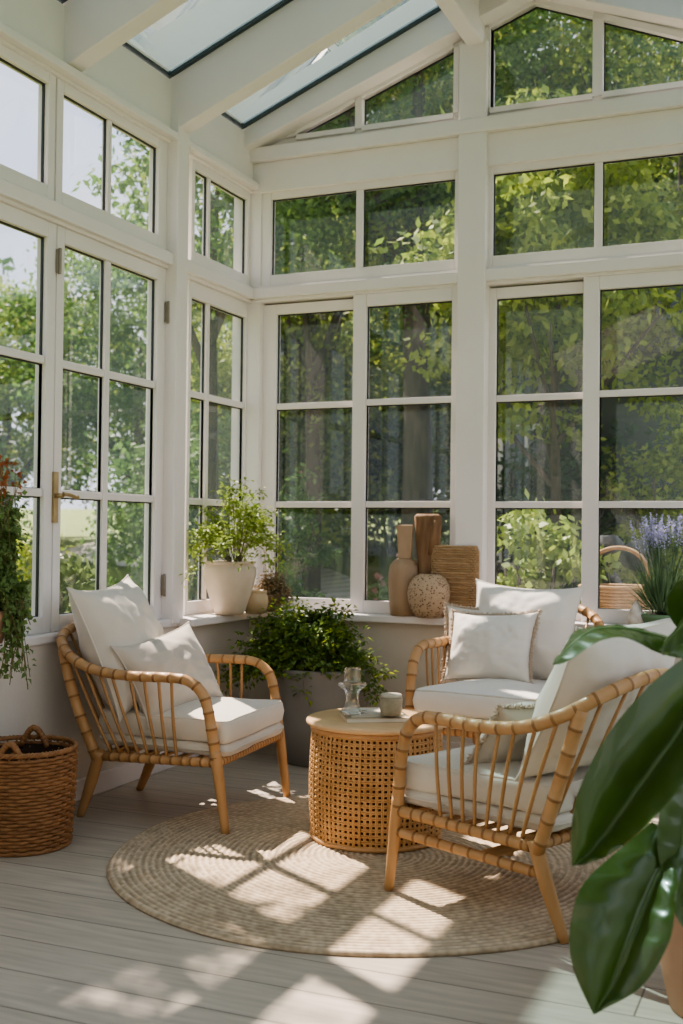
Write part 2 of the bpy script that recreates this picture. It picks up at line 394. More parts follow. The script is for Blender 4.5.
w2 = window(wl, -.685, .0, .765, 2.485, [(-.655, -.052, .834, 2.40)], [(-.485, -.452)], (1.905, 1.350), d=-.01)
for z in (2.21, 1.78): hinge(w2, wl, -.018, z, .02)
window(wl, -.685, .0, 2.575, 3.115, [(-.652, -.068, 2.636, 3.063)], [(-.503, -.479)])
# back sliding units: rear leaf and front leaf
window(wb, .09, .70, .765, 2.475, [(.178, .657, .834, 2.418)], (), (1.90, 1.35), d=-.03)
window(wb, .662, 1.262, .765, 2.485, [(.739, 1.22, .834, 2.418)], (), (1.90, 1.35), d=.015)
window(wb, 1.405, 1.95, .765, 2.475, [(1.446, 1.90, .834, 2.418)], (), (1.90, 1.35), d=-.03)
window(wb, 1.905, 2.49, .765, 2.485, [(1.985, 2.44, .834, 2.418)], (), (1.90, 1.35), d=.015)
window(wb, 2.62, 3.25, .765, 2.485, [(2.69, 3.18, .834, 2.418)], (), (1.90, 1.35))
window(wb, .09, 1.262, 2.575, 3.105, [(.151, 1.226, 2.636, 3.063)], [(.663, .704)])
window(wb, 1.405, 2.485, 2.575, 3.105, [(1.431, 2.44, 2.636, 3.063)], [(1.952, 1.992)])
window(wb, 2.62, 3.25, 2.575, 3.105, [(2.66, 3.2, 2.636, 3.063)])

# --- gable glazing
def zt(a): return 3.29+.374*a if a <= 1.649 else 3.907-.405*(a-1.649)
def roofz(a): return 3.42+.41*a if a <= 1.649 else 3.42+.41*(3.298-a)
def gpr(mb, pts, d0, d1): mb.prism([wb(a, d0, z) for a, z in pts], [wb(a, d1, z) for a, z in pts])
mb = MB()
for (a0, a1) in ((.0, .29), (.29, .662), (.662, 1.22), (1.22, 1.649), (1.649, 2.4), (2.4, 3.3)):
    gpr(mb, [(a0, zt(a0) if a0 >= .29 else 3.39), (a1, zt(a1)), (a1, roofz(a1)), (a0, roofz(a0))], -.012, .04)
for (a0, a1) in ((1.22, 1.417),): gpr(mb, [(a0, 3.39), (a1, 3.39), (a1, zt(a1)+.01), (a0, zt(a0)+.01)], -.012, .04)
struct('trim_%d' % ti, M['paint'], mb); ti += 1
def gable(polys, bars):
    global wi
    t = thing('window_%d' % wi, None, None, wb(polys[0][0][0], 0, 3.4), kind='structure'); wi += 1
    f = MB(); g = MB(); k = MB()
    for P in polys:
        q = len(g.v); g.v += [wb(a, 0, z) for a, z in P]; g.face(range(q, q+len(P)))
        n = len(P)
        cx = sum(a for a, z in P)/n; cz = sum(z for a, z in P)/n
        for i in range(n):
            (a, z), (a2, z2) = P[i], P[(i+1) % n]
            L_ = math.hypot(a2-a, z2-z)
            if L_ < .02: continue
            nx, nz = -(z2-z)/L_, (a2-a)/L_
            if nx*(cx-a)+nz*(cz-z) < 0: nx, nz = -nx, -nz
            e = .006
            gpr(k, [(a, z), (a2, z2), (a2+nx*e, z2+nz*e), (a+nx*e, z+nz*e)], -.004, .006)
            if any(abs(a-q) < 1e-6 and abs(a2-q) < 1e-6 for br in bars for q in br): continue
            e2 = .028
            gpr(f, [(a, z), (a2, z2), (a2-nx*e2, z2-nz*e2), (a-nx*e2, z-nz*e2)], -.010, .05)
    for (a0, a1) in bars: gpr(f, [(a0, 3.39), (a1, 3.39), (a1, zt(a1)), (a0, zt(a0))], -.01, .045)
    f.build('window_frame', M['paint'], t, world=True); k.build('gasket', M['gasket'], t, world=True); g.build('pane', M['glass'], t, world=True)
B0 = 3.402
gable([[(.31, B0), (.662, B0), (.662, zt(.662)), (.315, zt(.315))], [(.702, B0), (1.22, B0), (1.22, zt(1.22)), (.702, zt(.702))]], [(.662, .702)])
gable([[(1.417, B0), (1.943, B0), (1.943, zt(1.943)), (1.649, zt(1.649)), (1.417, zt(1.417))], [(1.993, B0), (2.88, B0), (1.993, zt(1.993))]], [(1.943, 1.993)])

# --- roof: rafters, purlin, ridge, skylights
def rafter(yc, w, z0, sl, dep=None, xa=.0):
    global ti
    mb = MB()
    for m_ in (0, 1):
        fx = (lambda x: x) if m_ == 0 else (lambda x: 3.298-x)
        pts = [(xa, z0+sl*xa), (1.649, z0+sl*1.649), (1.649, 3.42+.41*1.649), (xa, 3.42+.41*xa)]
        A = [S(fx(x), yc-w/2, z) for x, z in pts]; B_ = [S(fx(x), yc+w/2, z) for x, z in pts]
        mb.prism(A, B_)
    struct('trim_%d' % ti, M['paint'], mb, .005); ti += 1
RY = [-.872-.86*k for k in range(8)]
for y in RY: rafter(y, .10, 3.14, .42)
rafter(-.06, .2, 3.31, .374)
mb = MB(); mb.box(1.30, 1.39, YN, -.02, 3.73, 3.95, S); struct('trim_%d' % ti, M['paint'], mb, .006); ti += 1
mb = MB(); mb.box(1.61, 1.69, YN, 0, 3.98, 4.09, S); struct('trim_%d' % ti, M['paint'], mb, .006); ti += 1
ys = [-.16]+RY
cl = MB()
for m_ in (0, 1):
    fx = (lambda x: x) if m_ == 0 else (lambda x: 3.298-x)
    rp = lambda x, y, dz=0: S(fx(x), y, 3.42+.41*x+dz)
    cl.prism([rp(1.33, YN), rp(1.649, YN), rp(1.649, YN, .04), rp(1.33, YN, .04)], [rp(1.33, .1), rp(1.649, .1), rp(1.649, .1, .04), rp(1.33, .1, .04)])
    for i in range(len(ys)-1):
        y1 = ys[i] if i == 0 else ys[i]-.05; y0 = ys[i+1]+.05
        t = thing('window_%d' % wi, None, None, rp(.7, (y0+y1)/2), kind='structure'); wi += 1
        g = MB(); k = MB(); q = rp
        g.v += [q(.04, y0), q(1.33, y0), q(1.33, y1), q(.04, y1)]; g.face((0,1,2,3))
        for (xa, xb, ya, yb) in ((.03, .052, y0, y1), (1.315, 1.34, y0, y1), (.03, 1.34, y0, y0+.012), (.03, 1.34, y1-.012, y1)):
            k.prism([q(xa, ya, -.006), q(xb, ya, -.006), q(xb, yb, -.006), q(xa, yb, -.006)], [q(xa, ya, .02), q(xb, ya, .02), q(xb, yb, .02), q(xa, yb, .02)])
        for ya in (y1-.035,):
            k.prism([q(.05, ya, -.012), q(1.33, ya, -.012), q(1.33, ya+.008, -.012), q(.05, ya+.008, -.012)], [q(.05, ya, .01), q(1.33, ya, .01), q(1.33, ya+.008, .01), q(.05, ya+.008, .01)])
        k.build('gasket', M['skybar'], t, world=True); g.build('pane', M['skyglass'], t, world=True)
tag(cl.build('ceiling', M['paint']), kind='structure')

# --- sides of the room behind and beside the camera
mb = MB(); mb.box(YN, .06, -.12, .04, ZF, .765, wr); mb.box(YN, .06, -.1, .04, 2.45, 2.6, wr); mb.box(YN, .06, -.1, .04, 3.1, 3.42, wr)
for k in range(7): mb.box(-.2-1.03*k-.07, -.2-1.03*k+.07, -.1, .03, .7, 3.2, wr)
struct('wall_right', M['paint'], mb)
mb = MB(); mb.prism([S(x, YN, z) for x, z in ((-.1, ZF), (3.4, ZF), (3.4, 3.42), (1.65, 4.1), (-.1, 3.42))], [S(x, YN-.15, z) for x, z in ((-.1, ZF), (3.4, ZF), (3.4, 3.42), (1.65, 4.1), (-.1, 3.42))])
struct('wall_front', M['paint'], mb, 0)

# ------------------------------------------------------------------ rug
rug_c = V((1.515, -1.79, 0)); RR = .978
mb = MB(); prof = []
nr = 41; step = RR/nr
prof.append((RR, .0)); prof.append((RR+.004, .006))
for i in range(nr):
    r0 = RR-i*step
    prof += [(r0-.06*step, .0115), (r0-.25*step, .0145), (r0-.5*step, .0155), (r0-.75*step, .0145), (r0-.94*step, .0115)] if r0 > step*1.1 else [(r0-.3*step, .012)]
mb.lathe(prof, 144, jit=lambda q, z: 1+.004*math.sin(3*q+1)+.003*math.sin(7*q))
o = mb.build('round_rug', M['rug']); o.location = rug_c
tag(o, 'round braided jute rug on the floorboards under the chairs and cane table', 'rug')
RUGZ = .0135

# ------------------------------------------------------------------ armchairs
def outline(wf, wb_, yf, yb, rad, n=8):
    P = [(-wf/2, yf), (wf/2, yf), (wb_/2, yb), (-wb_/2, yb)]; out = []
    for i in range(4):
        p0, p1, p2 = V(P[i-1]+(0,)), V(P[i]+(0,)), V(P[(i+1) % 4]+(0,))
        a = p1+(p0-p1).normalized()*rad; c = p1+(p2-p1).normalized()*rad
        for k in range(n+1):
            t = k/n; out.append((a*(1-t)**2+p1*2*t*(1-t)+c*t*t))
    dense = []
    for i in range(len(out)):
        a, b = out[i], out[(i+1) % len(out)]; m_ = max(1, int((b-a).length/.03))
        for k in range(m_): dense.append(a.lerp(b, k/m_))
    return dense
def cushion(mb, ol, z0, z1, dome=.02, rnd_=.025, seed=0):
    c = sum(ol, V((0,0,0)))/len(ol); n = len(ol); b = len(mb.v); rings = []
    Rm = max((p-c).length for p in ol)
    lv = []
    for k in range(5): a = PI/2*k/4; lv.append((1-math.sin(a), z0+rnd_*(1-math.cos(a)) if False else z0+rnd_*(1-math.sin(PI/2-a+0)) , 0))
    lv = [(rnd_*(1-math.sin(a)), z0+rnd_*(1-math.cos(a))) for a in [PI/2*k/4 for k in range(5)]]
    lv += [(-.006, (z0+z1)/2)]
    lv += [(rnd_*(1-math.cos(a)), z1-rnd_*(1-math.sin(a))) for a in [PI/2*k/4 for k in range(5)]]
    # bottom inward
    full = [(rnd_+.12, z0), ] + lv
    for ins, z in full:
        rings.append([(c+(p-c)*(1-ins/max((p-c).length, .05)), z) for p in ol])
    for k in range(1, 10):
        s_ = 1-k/9.3
        rings.append([(c+(p-c)*((1-rnd_/max((p-c).length, .05))*s_), z1+dome*(1-s_**2.2)) for p in ol])
    for rg in rings:
        for p, z in rg:
            w = .006*noise.noise(V((p.x*7+seed, p.y*7, z*5)))+.003*noise.noise(V((p.x*19+seed, p.y*19, z*9)))
            mb.v.append(V((p.x, p.y, z+w)))
    for i in range(len(rings)-1):
        for k in range(n):
            k2 = (k+1) % n; mb.face((b+i*n+k, b+i*n+k2, b+(i+1)*n+k2, b+(i+1)*n+k), True)
    mb.face([b+(len(rings)-1)*n+k for k in range(n)], True); mb.face([b+k for k in range(n)][::-1], True)
def piping(mb, ol, z, ins=.008, r=.0045, seed=0):
    c = sum(ol, V((0,0,0)))/len(ol)
    mb.tube([V((q.x, q.y, z+.006*noise.noise(V((q.x*7+seed, q.y*7, z*5))))) for q in [c+(p-c)*(1-ins/(p-c).length) for p in ol]], r, 6, closed=True)

def wrapped(name, path, r, every, parent, m0='rattan', m1='rattan_dk', w=.0048, n=12, taper=1.0):
    """one continuous rattan pole; the binding wraps are slightly thicker, darker turns of the same surface"""
    path = [V(p) for p in path]; acc = [0]
    for i in range(1, len(path)): acc.append(acc[-1]+(path[i]-path[i-1]).length)
    T = acc[-1]
    def P(u):
        u = max(0, min(T, u))
        for i in range(1, len(acc)):
            if u <= acc[i]+1e-9:
                q = (u-acc[i-1])/max(1e-9, acc[i]-acc[i-1]); return path[i-1].lerp(path[i], q)
        return path[-1]
    us = [(0, 0)]; c = every*.5
    while c < T-w*1.5:
        us += [(c-w*1.25, 0), (c-w, 2), (c, 1), (c+w, 2), (c+w*1.25, 0)]
        nx = c+every*random.uniform(.85, 1.15); g = int((nx-c-2.5*w)/.02)
        for k in range(1, g): us.append((c+1.25*w+(nx-c-2.5*w)*k/g, 0))
        c = nx
    us.append((T, 0)); us = sorted(q for q in us if 0 <= q[0] <= T)
    mb = MB(); mb.tube([P(u) for u, k in us], [r*(1.055 if k else 1)*(1-(1-taper)*u/T) for u, k in us], n)
    o = mb.build(name, M[m0], parent); o.data.materials.append(M[m1])
    mi = []
    for i in range(len(us)-1): mi += [1 if us[i][1] and us[i+1][1] else 0]*n
    mi += [0]*(len(o.data.polygons)-len(mi)); o.data.polygons.foreach_set('material_index', mi); return o
def mirror(pts): return [V((-p[0], p[1], p[2])) for p in pts]

def armchair(label, loc, face_deg, scale=1, stretchers=False):
    t = thing('rattan_armchair', label, 'armchair', loc, math.radians(face_deg)-PI/2, 'rattan armchairs around the cane table', scale=scale)
    half = [(.315,.292,.275), (.322,.276,.38), (.326,.262,.47), (.328,.235,.555), (.330,.175,.603), (.331,.09,.612), (.331,-.03,.610), (.328,-.15,.615),
            (.318,-.26,.635), (.290,-.36,.677), (.225,-.435,.73), (.12,-.468,.765)]
    full = half+[(0,-.476,.78)]+[(-x,y,z) for x,y,z in half[::-1]]
    path = catmull(full, 6)
    wrapped('arm_rail', path, .0205, .062, t)
    for s_ in (-1, 1):
        mb = MB(); mb.tube(catmull([(s_*.318,.285,.33),(s_*.316,.30,.22),(s_*.314,.33,.0)], 4), [.021]*5+[.019,.018,.0165,.015], 12); mb.build('leg', M['rattan'], t)
        mb = MB(); mb.tube(catmull([(s_*.262,-.232,.285),(s_*.252,-.275,.15),(s_*.24,-.33,.0)], 4), [.023]*5+[.021,.019,.017,.015], 12); mb.build('leg', M['rattan'], t)
        pp = [V((s_*.262,-.245,.25)), V((s_*.276,-.335,.48)), V((s_*.268,-.402,.695))]
        wrapped('back_post', catmull(pp, 4), .021, .075, t)
    # seat frame
    ring = [V((.315,.292,.285)), V((.258,-.215,.262)), V((-.258,-.215,.262)), V((-.315,.292,.285)), V((.315,.292,.285))]
    for i in range(4): wrapped('seat_rail', [ring[i].lerp(ring[i+1], k/12) for k in range(13)], .0185, .045 if i != 3 else .026, t)
    for k in range(7):
        y = .26-.075*k; wx = .31-.055*(0.29-y)/.5
        mb = MB(); mb.box(-wx, wx, y-.012, y+.012, .278, .288); mb.build('slat', M['rattan'], t)
    def rail_at(u): return path[int(u*(len(path)-1))]
    # spindles on both sides and across the back
    arm = [p for p in path]
    def nearest(y, s_):
        c = [p for p in arm if p.x*s_ > .2 and p.z > .6]; return min(c, key=lambda p: abs(p.y-y))
    for s_ in (-1, 1):
        for k in range(8):
            yb = .115-.043*k; yt = .105-.058*k-.0010*k*k
            a = V((s_*(.315-.057*(.292-yb)/.507), yb, .285)); b_ = nearest(yt, s_)
            m_ = a.lerp(b_, .5)+V((s_*.008, 0, 0))
            mb = MB(); mb.tube(catmull([a, m_, b_], 4), .0062, 6); mb.build('spindle', M['spindle'], t)
    for k in range(6):
        x = -.19+.076*k; a = V((x,-.215,.262)); b_ = min([p for p in arm if p.y < -.38], key=lambda p: abs(p.x-x*1.1))
        mb = MB(); mb.tube([a, a.lerp(b_, .5), b_], .0062, 6); mb.build('spindle', M['spindle'], t)
    if stretchers:
        for s_ in (-1, 1):
            a, b_ = V((s_*.315,.303,.215)), V((s_*.248,-.245,.185))
            pth = [a.lerp(b_, k/12) for k in range(13)]
            wrapped('stretcher', pth, .0165, .055, t)
        a, b_ = V((-.275,-.03,.195)), V((.275,-.03,.195))
        mb = MB(); mb.tube([a, a.lerp(b_, .5), b_], .0165, 10); mb.build('stretcher', M['rattan'], t)
    ol = outline(.60, .46, .325, -.27, .05)
    mb = MB(); cushion(mb, ol, .30, .352, .0, .024, 1); piping(mb, ol, .328, -.002, .004); mb.build('cushion_base', M['fabric'], t)
    mb = MB(); cushion(mb, ol, .352, .445, .03, .02, 5); sc = mb.build('seat_cushion', M['linen_w'] if scale > 1 else M['fabric'], t)
    mb = MB(); piping(mb, ol, .442, .012, .0045, 5); piping(mb, ol, .358, .012, .004, 5); mb.build('piping', M['fabric'], sc)
    return t

left_chair = armchair('rattan armchair at the left, its back to the glazed wall, facing right', (.484, -1.46, 0), 4.7)
left_chair.scale = (1.07, 1.06, 1.0)
back_chair = armchair('rattan armchair in the far corner behind the cane table, facing the camera', (1.66, -.52, 0), -97, 1.1)
front_chair = armchair('rattan armchair nearest the camera, seen from its side with a lower stretcher', (2.118, -2.01, 0), 155.5, 1, True)

# ------------------------------------------------------------------ pillows
def pillow(name, label, w, h, T, loc, ax, up, m_, fringe=False, group=None, seed=0, pipe=True, sag=.0):
    """ax: direction of the width, up: direction of the height; the third axis is the thickness"""
    ax = V(ax).normalized(); up = V(up); up = (up-ax*up.dot(ax)).normalized(); nr_ = ax.cross(up)
    rot = Matrix((ax, nr_, up)).transposed().to_4x4()
    n = 34
    def P(u, v, side):
        ex = 1-.085*(1-v*v)+.03*abs(v)**8; ez = 1-(.12 if v > 0 else .06)*(1-u*u)+.03*abs(u)**8
        x = u*w/2*ex; z = v*h/2*ez
        th = (max(0, 1-abs(u)**2.4)*max(0, 1-abs(v)**2.4))**.55
        wr_ = .35*noise.noise(V((u*2.2+seed, v*2.2, side*3)))+.22*noise.noise(V((u*5+seed, v*5, side*7)))+.10*noise.noise(V((u*11+seed, v*9, side*5)))
        fold = .10*math.sin(9*(abs(u)-abs(v))+seed)*(abs(u)*abs(v))
        cr_ = .004*math.sin(14*(u-v)+4*noise.noise(V((u*2+seed, v*2, 1))))*max(0, noise.noise(V((u*1.7+seed*2, v*1.7, side))))*2
        y = side*(T/2*th*(1+.42*wr_+fold)+cr_*th+.0005)+sag*(u*u)*.5
        return (x, y, z)
    mb = MB()
    mb.grid(lambda a, b: P(2*a-1, 2*b-1, 1), n, n); mb.grid(lambda a, b: P(1-2*a, 2*b-1, -1), n, n)
    t = mb.build(name, m_); t.matrix_world = Matrix.Translation(V(loc)) @ rot
    tag(t, label, 'pillow', group)
    bd = []
    for k in range(40): bd.append(P(-1+k/20, -1, 0))
    for k in range(40): bd.append(P(1, -1+k/20, 0))
    for k in range(40): bd.append(P(1-k/20, 1, 0))
    for k in range(40): bd.append(P(-1, 1-k/20, 0))
    if fringe:
        mb = MB()
        for i, p in enumerate(bd):
            q = V(bd[(i+1) % len(bd)]); p = V(p)
            for k in range(5):
                a = p.lerp(q, k/5); d = V((a.x/(w/2), 0, a.z/(h/2)))
                d = V((d.x if abs(d.x) > .86 else 0, random.uniform(-.5, .5), d.z if abs(d.z) > .86 else 0))
                d = d.normalized(); d += rv(.45)
                mb.tube([a, a+d*.008, a+d*.016+V((0,0,-.004))], [.0022,.0028,.0018], 4)
        mb.build('fringe', M['fringe'], t)
    elif pipe:
        mb = MB(); mb.tube(bd, .0042, 6, closed=True); mb.build('piping', m_, t)
    return t
def chair_frame(deg, loc, sc=1):
    a = math.radians(deg)-PI/2
    X_ = V((math.cos(a), math.sin(a), 0)); Y_ = V((-math.sin(a), math.cos(a), 0)); O = V(loc)
    return (lambda x, y, z: O+(X_*x+Y_*y)*sc+V((0,0,z*sc))), (lambda x, y, z: X_*x+Y_*y+V((0,0,z)))
lp, ld = chair_frame(4.7, (.495,-1.47,0))
pillow('back_pillow', 'large cream square pillow against the back of the left armchair', .60, .57, .27, lp(.03,-.285,.705), ld(1,.10,-.05), ld(.03,-.42,1), M['fabric'], seed=2)
pillow('throw_pillow', 'smaller oatmeal pillow propped in front on the left armchair', .50, .36, .20, lp(.035,-.06,.59), ld(1,-.22,-.14), ld(.10,-.55,1), M['linen_g'], seed=9)
bp_, bd_ = chair_frame(-97, (1.66,-.52,0), 1.1)
pillow('back_pillow', 'large white square pillow standing at the back of the far corner armchair', .55, .47, .24, bp_(.02,-.215,.665), bd_(1,0,.03), bd_(0,-.34,1), M['linen_w'], seed=14, fringe=False)
pillow('throw_pillow', 'white fringed pillow in front of the large one on the far corner armchair', .45, .34, .19, bp_(.10,-.05,.605), bd_(1,-.08,-.05), bd_(-.02,-.40,1), M['linen_w'], seed=23, fringe=True)
pillow('throw_pillow', 'pale grey fringed pillow tucked behind the others at the left arm of the far armchair', .40, .36, .13, bp_(.17,-.15,.61), bd_(1,.22,0), bd_(0,-.34,1), M['fabric'], seed=31, fringe=True)
fp_, fd_ = chair_frame(155.5, (2.118,-2.01,0))
pillow('back_pillow', 'large cream pillow leaning on the back of the nearest armchair', .58, .52, .26, fp_(.03,-.275,.70), fd_(1,0,.03), fd_(0,-.48,1), M['fabric'], seed=41)
pillow('throw_pillow', 'low fringed pillow on the seat of the nearest armchair, seen through the spindles', .38, .27, .15, fp_(-.02,.0,.545), fd_(1,-.1,.0), fd_(0,-.75,1), M['linen_g'], seed=53, fringe=True)

# ------------------------------------------------------------------ cane drum table
tc_ = V((1.403, -1.545, RUGZ)); TH = .438
t = thing('drum_table', 'round side table with a woven cane drum and pale wooden top, on the rug', 'table', tc_)
def drum_r(z): q = z/TH; return .249+.010*math.sin(PI*min(1, max(0, q)))
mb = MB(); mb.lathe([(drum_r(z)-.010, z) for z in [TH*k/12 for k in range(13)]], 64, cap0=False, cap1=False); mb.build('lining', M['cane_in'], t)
mb = MB(); nv_, nh_ = 74, 18
for k in range(nv_):
    for off in (-.0108, .0108):
        q = 2*PI*k/nv_+off
        pts = []
        for j in range(2*nh_+1):
            z = .016+(TH-.036)*j/(2*nh_); rr = drum_r(z)+.0022*(1 if (j//1+k) % 2 else -1)
            pts.append((math.cos(q)*rr, math.sin(q)*rr, z))
        mb.tube(pts, .0036, 4, cap=False)
for j in range(nh_+1):
    for off in (-.0036, .0036):
        z = .016+(TH-.036)*j/nh_+off
        pts = [(math.cos(2*PI*k/124)*(drum_r(z)+.0022*(1 if k % 2 else -1)), math.sin(2*PI*k/124)*(drum_r(z)+.0022*(1 if k % 2 else -1)), z) for k in range(124)]
        mb.tube(pts, .0036, 4, closed=True)
mb.build('cane_drum', M['cane'], t)
mb = MB(); mb.lathe([(.244,0),(.256,.002),(.260,.010),(.256,.018),(.244,.02)], 72); mb.build('base_ring', M['rattan'], t)
mb = MB(); mb.lathe([(.254,TH-.022),(.260,TH-.018),(.260,TH-.004),(.254,TH)], 72); mb.build('top_ring', M['rattan'], t)
mb = MB(); mb.lathe([(.05,TH),(.270,TH),(.275,TH+.004),(.277,TH+.012),(.274,TH+.019),(.267,TH+.022),(.05,TH+.022)], 80); mb.build('tabletop', M['tabletop'], t)
TZ = RUGZ+TH+.022
# things on the table
def book(name, label, c, ang, w, h, th, cov, pap=M['paper']):
    t = thing(name, label, 'magazine', c, ang, 'magazines on the cane table')
    mb = MB(); mb.box(-w/2+.003, w/2-.003, -h/2+.003, h/2-.003, .002, th-.002); mb.build('pages', pap, t)
    mb = MB(); mb.box(-w/2, w/2, -h/2, h/2, 0, .002); mb.box(-w/2, w/2, -h/2, h/2, th-.002, th); mb.box(-w/2, -w/2+.003, -h/2, h/2, 0, th); mb.build('cover', cov, t, .001)
    return t
bc = at(374, 716, 2, TZ+.01); bc.z = TZ
book('magazine', 'lower beige magazine lying on the cane table', bc, .55, .25, .20, .017, M['cover'])
book('magazine', 'upper pale magazine under the clear glass ornament', (bc.x-.012, bc.y+.012, TZ+.0172), .62, .21, .175, .009, M['cover2'])
gz = TZ+.0172+.0092
gp = at(352, 714, 2, gz)
t = thing('glass_candleholder', 'clear glass candle holder with a flared rim on the magazines', 'candle holder', gp, scale=1.3)
mb = MB(); mb.lathe([(.026,0),(.030,.004),(.026,.012),(.021,.03),(.018,.05),(.022,.068),(.040,.082),(.043,.088),(.040,.092),(.026,.094),(.026,.096)], 32); mb.build('stem', M['clear'], t)
mb = MB(); mb.lathe([(.024,.096),(.0245,.10),(.026,.112),(.0235,.12),(.025,.128),(.0245,.136),(.018,.137),(.017,.10)], 32); mb.build('cup', M['clear'], t)
jp = at(391, 715, 2, gz)
t = thing('stoneware_jar', 'small speckled stoneware jar with a lid beside the glass candle holder', 'jar', jp)
mb = MB(); mb.lathe([(.034,0),(.040,.004),(.0425,.02),(.0425,.045),(.044,.062),(.0445,.066),(.03,.066)], 36, jit=lambda q, z: 1+.01*math.sin(16*q)*(z < .04)); mb.build('body', M['ceramic'], t)
mb = MB(); mb.lathe([(.036,.066),(.041,.068),(.041,.078),(.038,.081),(.01,.082)], 36); mb.build('lid', M['ceramic_lid'], t)
fpn = at(364, 713, 2, gz)
mb = MB()
for k in range(7): mb.leaf(V((0,0,.004)), V((math.cos(k*.9), math.sin(k*.9), .55)), V((0,0,1)), .026, .02)
mb.lathe([(.008,0),(.012,.004),(.006,.012)], 12)
o = mb.build('white_blossom', M['wax']); o.location = fpn; tag(o, 'tiny white blossom between glass candle holder and jar', 'flower')

# ------------------------------------------------------------------ wicker basket (left)
def wicker_basket(name, label, loc, r0, r1, h, rings, stakes, m_, group=None):
    t = thing(name, label, 'basket', loc, group=group)
    rad = lambda z: r0+(r1-r0)*(z/h)**.8
    mb = MB()
    for j in range(rings):
        z = .012+(h-.03)*j/(rings-1); n = stakes*4; ph = PI*(j % 2); pts = []
        for k in range(n):
            q = 2*PI*k/n; rr = rad(z)+.0055*math.cos(stakes*q/1.0*.5*2/2+ph)+.0015*noise.noise(V((q*5, j, 0)))
            pts.append((math.cos(q)*rr, math.sin(q)*rr, z+.0015*noise.noise(V((q*4, j*2, 3)))))
        mb.tube(pts, h/rings*.56, 6, closed=True)
    mb.build('woven_side', m_, t)
    mb = MB()
    for k in range(stakes):
        q = 2*PI*(k+.5)/stakes
        mb.tube([(math.cos(q)*rad(z), math.sin(q)*rad(z), z) for z in (0, h*.5, h)], .004, 5)
    mb.build('stake', m_, t)
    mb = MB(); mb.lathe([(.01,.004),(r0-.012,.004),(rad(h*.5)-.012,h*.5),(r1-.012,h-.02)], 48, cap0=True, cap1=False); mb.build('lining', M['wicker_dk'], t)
    mb = MB()
    for s_ in (0, 1, 2):
        mb.tube([(math.cos(2*PI*k/96)*(r1+.004*math.cos(24*2*PI*k/96+s_*2.1)), math.sin(2*PI*k/96)*(r1+.004*math.cos(24*2*PI*k/96+s_*2.1)), h+.004+.006*math.sin(24*2*PI*k/96+s_*2.1)) for k in range(96)], .006, 6, closed=True)
    mb.build('rim', m_, t)
    mb = MB(); mb.tube([(math.cos(2*PI*k/64)*(r0+.004), math.sin(2*PI*k/64)*(r0+.004), .008) for k in range(64)], .008, 6, closed=True)
    mb.build('base_ring', m_, t)
    return t, rad
bk, rad = wicker_basket('wicker_basket', 'round brown wicker basket on the floor at the left edge', (.205, -2.185, 0), .178, .198, .365, 27, 36, M['wicker'])
for sgn, q0 in ((1, -1.15), (1, 2.0)):
    a0, a1 = q0-.28, q0+.28
    pts = []
    for k in range(13):
        q = a0+(a1-a0)*k/12; z = .335+.075*math.sin(PI*k/12); rr = .19-.012*math.sin(PI*k/12)
        pts.append((math.cos(q)*rr, math.sin(q)*rr, z))
    wrapped('handle', pts, .012, .014, bk, 'wicker', 'wicker', .004, 8)

# ------------------------------------------------------------------ plants
LZ = S(0, 0, .765).z          # ledge top
def pot(t, prof, m_, soil_r, soil_z, n=40, jit=None):
    mb = MB(); mb.lathe(prof, n, jit=jit, cap1=False); mb.build('pot', m_, t)
    mb = MB(); mb.lathe([(soil_r, soil_z), (soil_r*.5, soil_z+.008), (.005, soil_z+.012)], 24); mb.build('soil', M['soil'], t)
def bushy(t, base, n_st, spread, hgt, nleaf, L_, W_, m_, droop=0, stem_r=.0025, squash=1, tips=None, core=.35, rbase=.03, gap=.055):
    st = MB(); lf = MB(); tp = MB()
    for i in range(n_st):
        q = 2*PI*i/n_st+random.uniform(-.3, .3); rr = spread*random.uniform(.25, 1); hh = hgt*random.uniform(.55, 1)*(1-.35*(rr/spread)**2)
        a = base+V((math.cos(q)*rbase*random.random(), math.sin(q)*rbase*random.random(), 0))
        e = base+V((math.cos(q)*rr, math.sin(q)*rr*squash, hh-droop*(rr/spread)**2)); m1 = a.lerp(e, .45)+V((0,0,hgt*.22))+rv(.02)
        path = catmull([a, m1, e], 6); st.tube(path, [stem_r*(1-.06*k) for k in range(len(path))], 5)
        nl = nleaf//n_st
        for k in range(nl):
            u = random.uniform(core, 1)**.8; p = path[min(len(path)-1, int(u*(len(path)-1)))]
            sd = rdir(); sd.z = sd.z*.6+.12; off = sd.normalized()*random.uniform(.0, gap)*(.6+.6*u)
            (tp if tips and u > .93 and random.random() < .6 else lf).leaf(p+off, sd+V((0,0,-.25)), V((random.uniform(-.5,.5), random.uniform(-.5,.5), 1)), L_*random.uniform(.6, 1.25), W_*random.uniform(.7, 1.2))
    st.build('stem', M['stem'], t); lf.build('foliage', m_, t)
    if tips and tp.v: tag(tp.build('young_foliage', tips, t), 'yellow-green shoots')
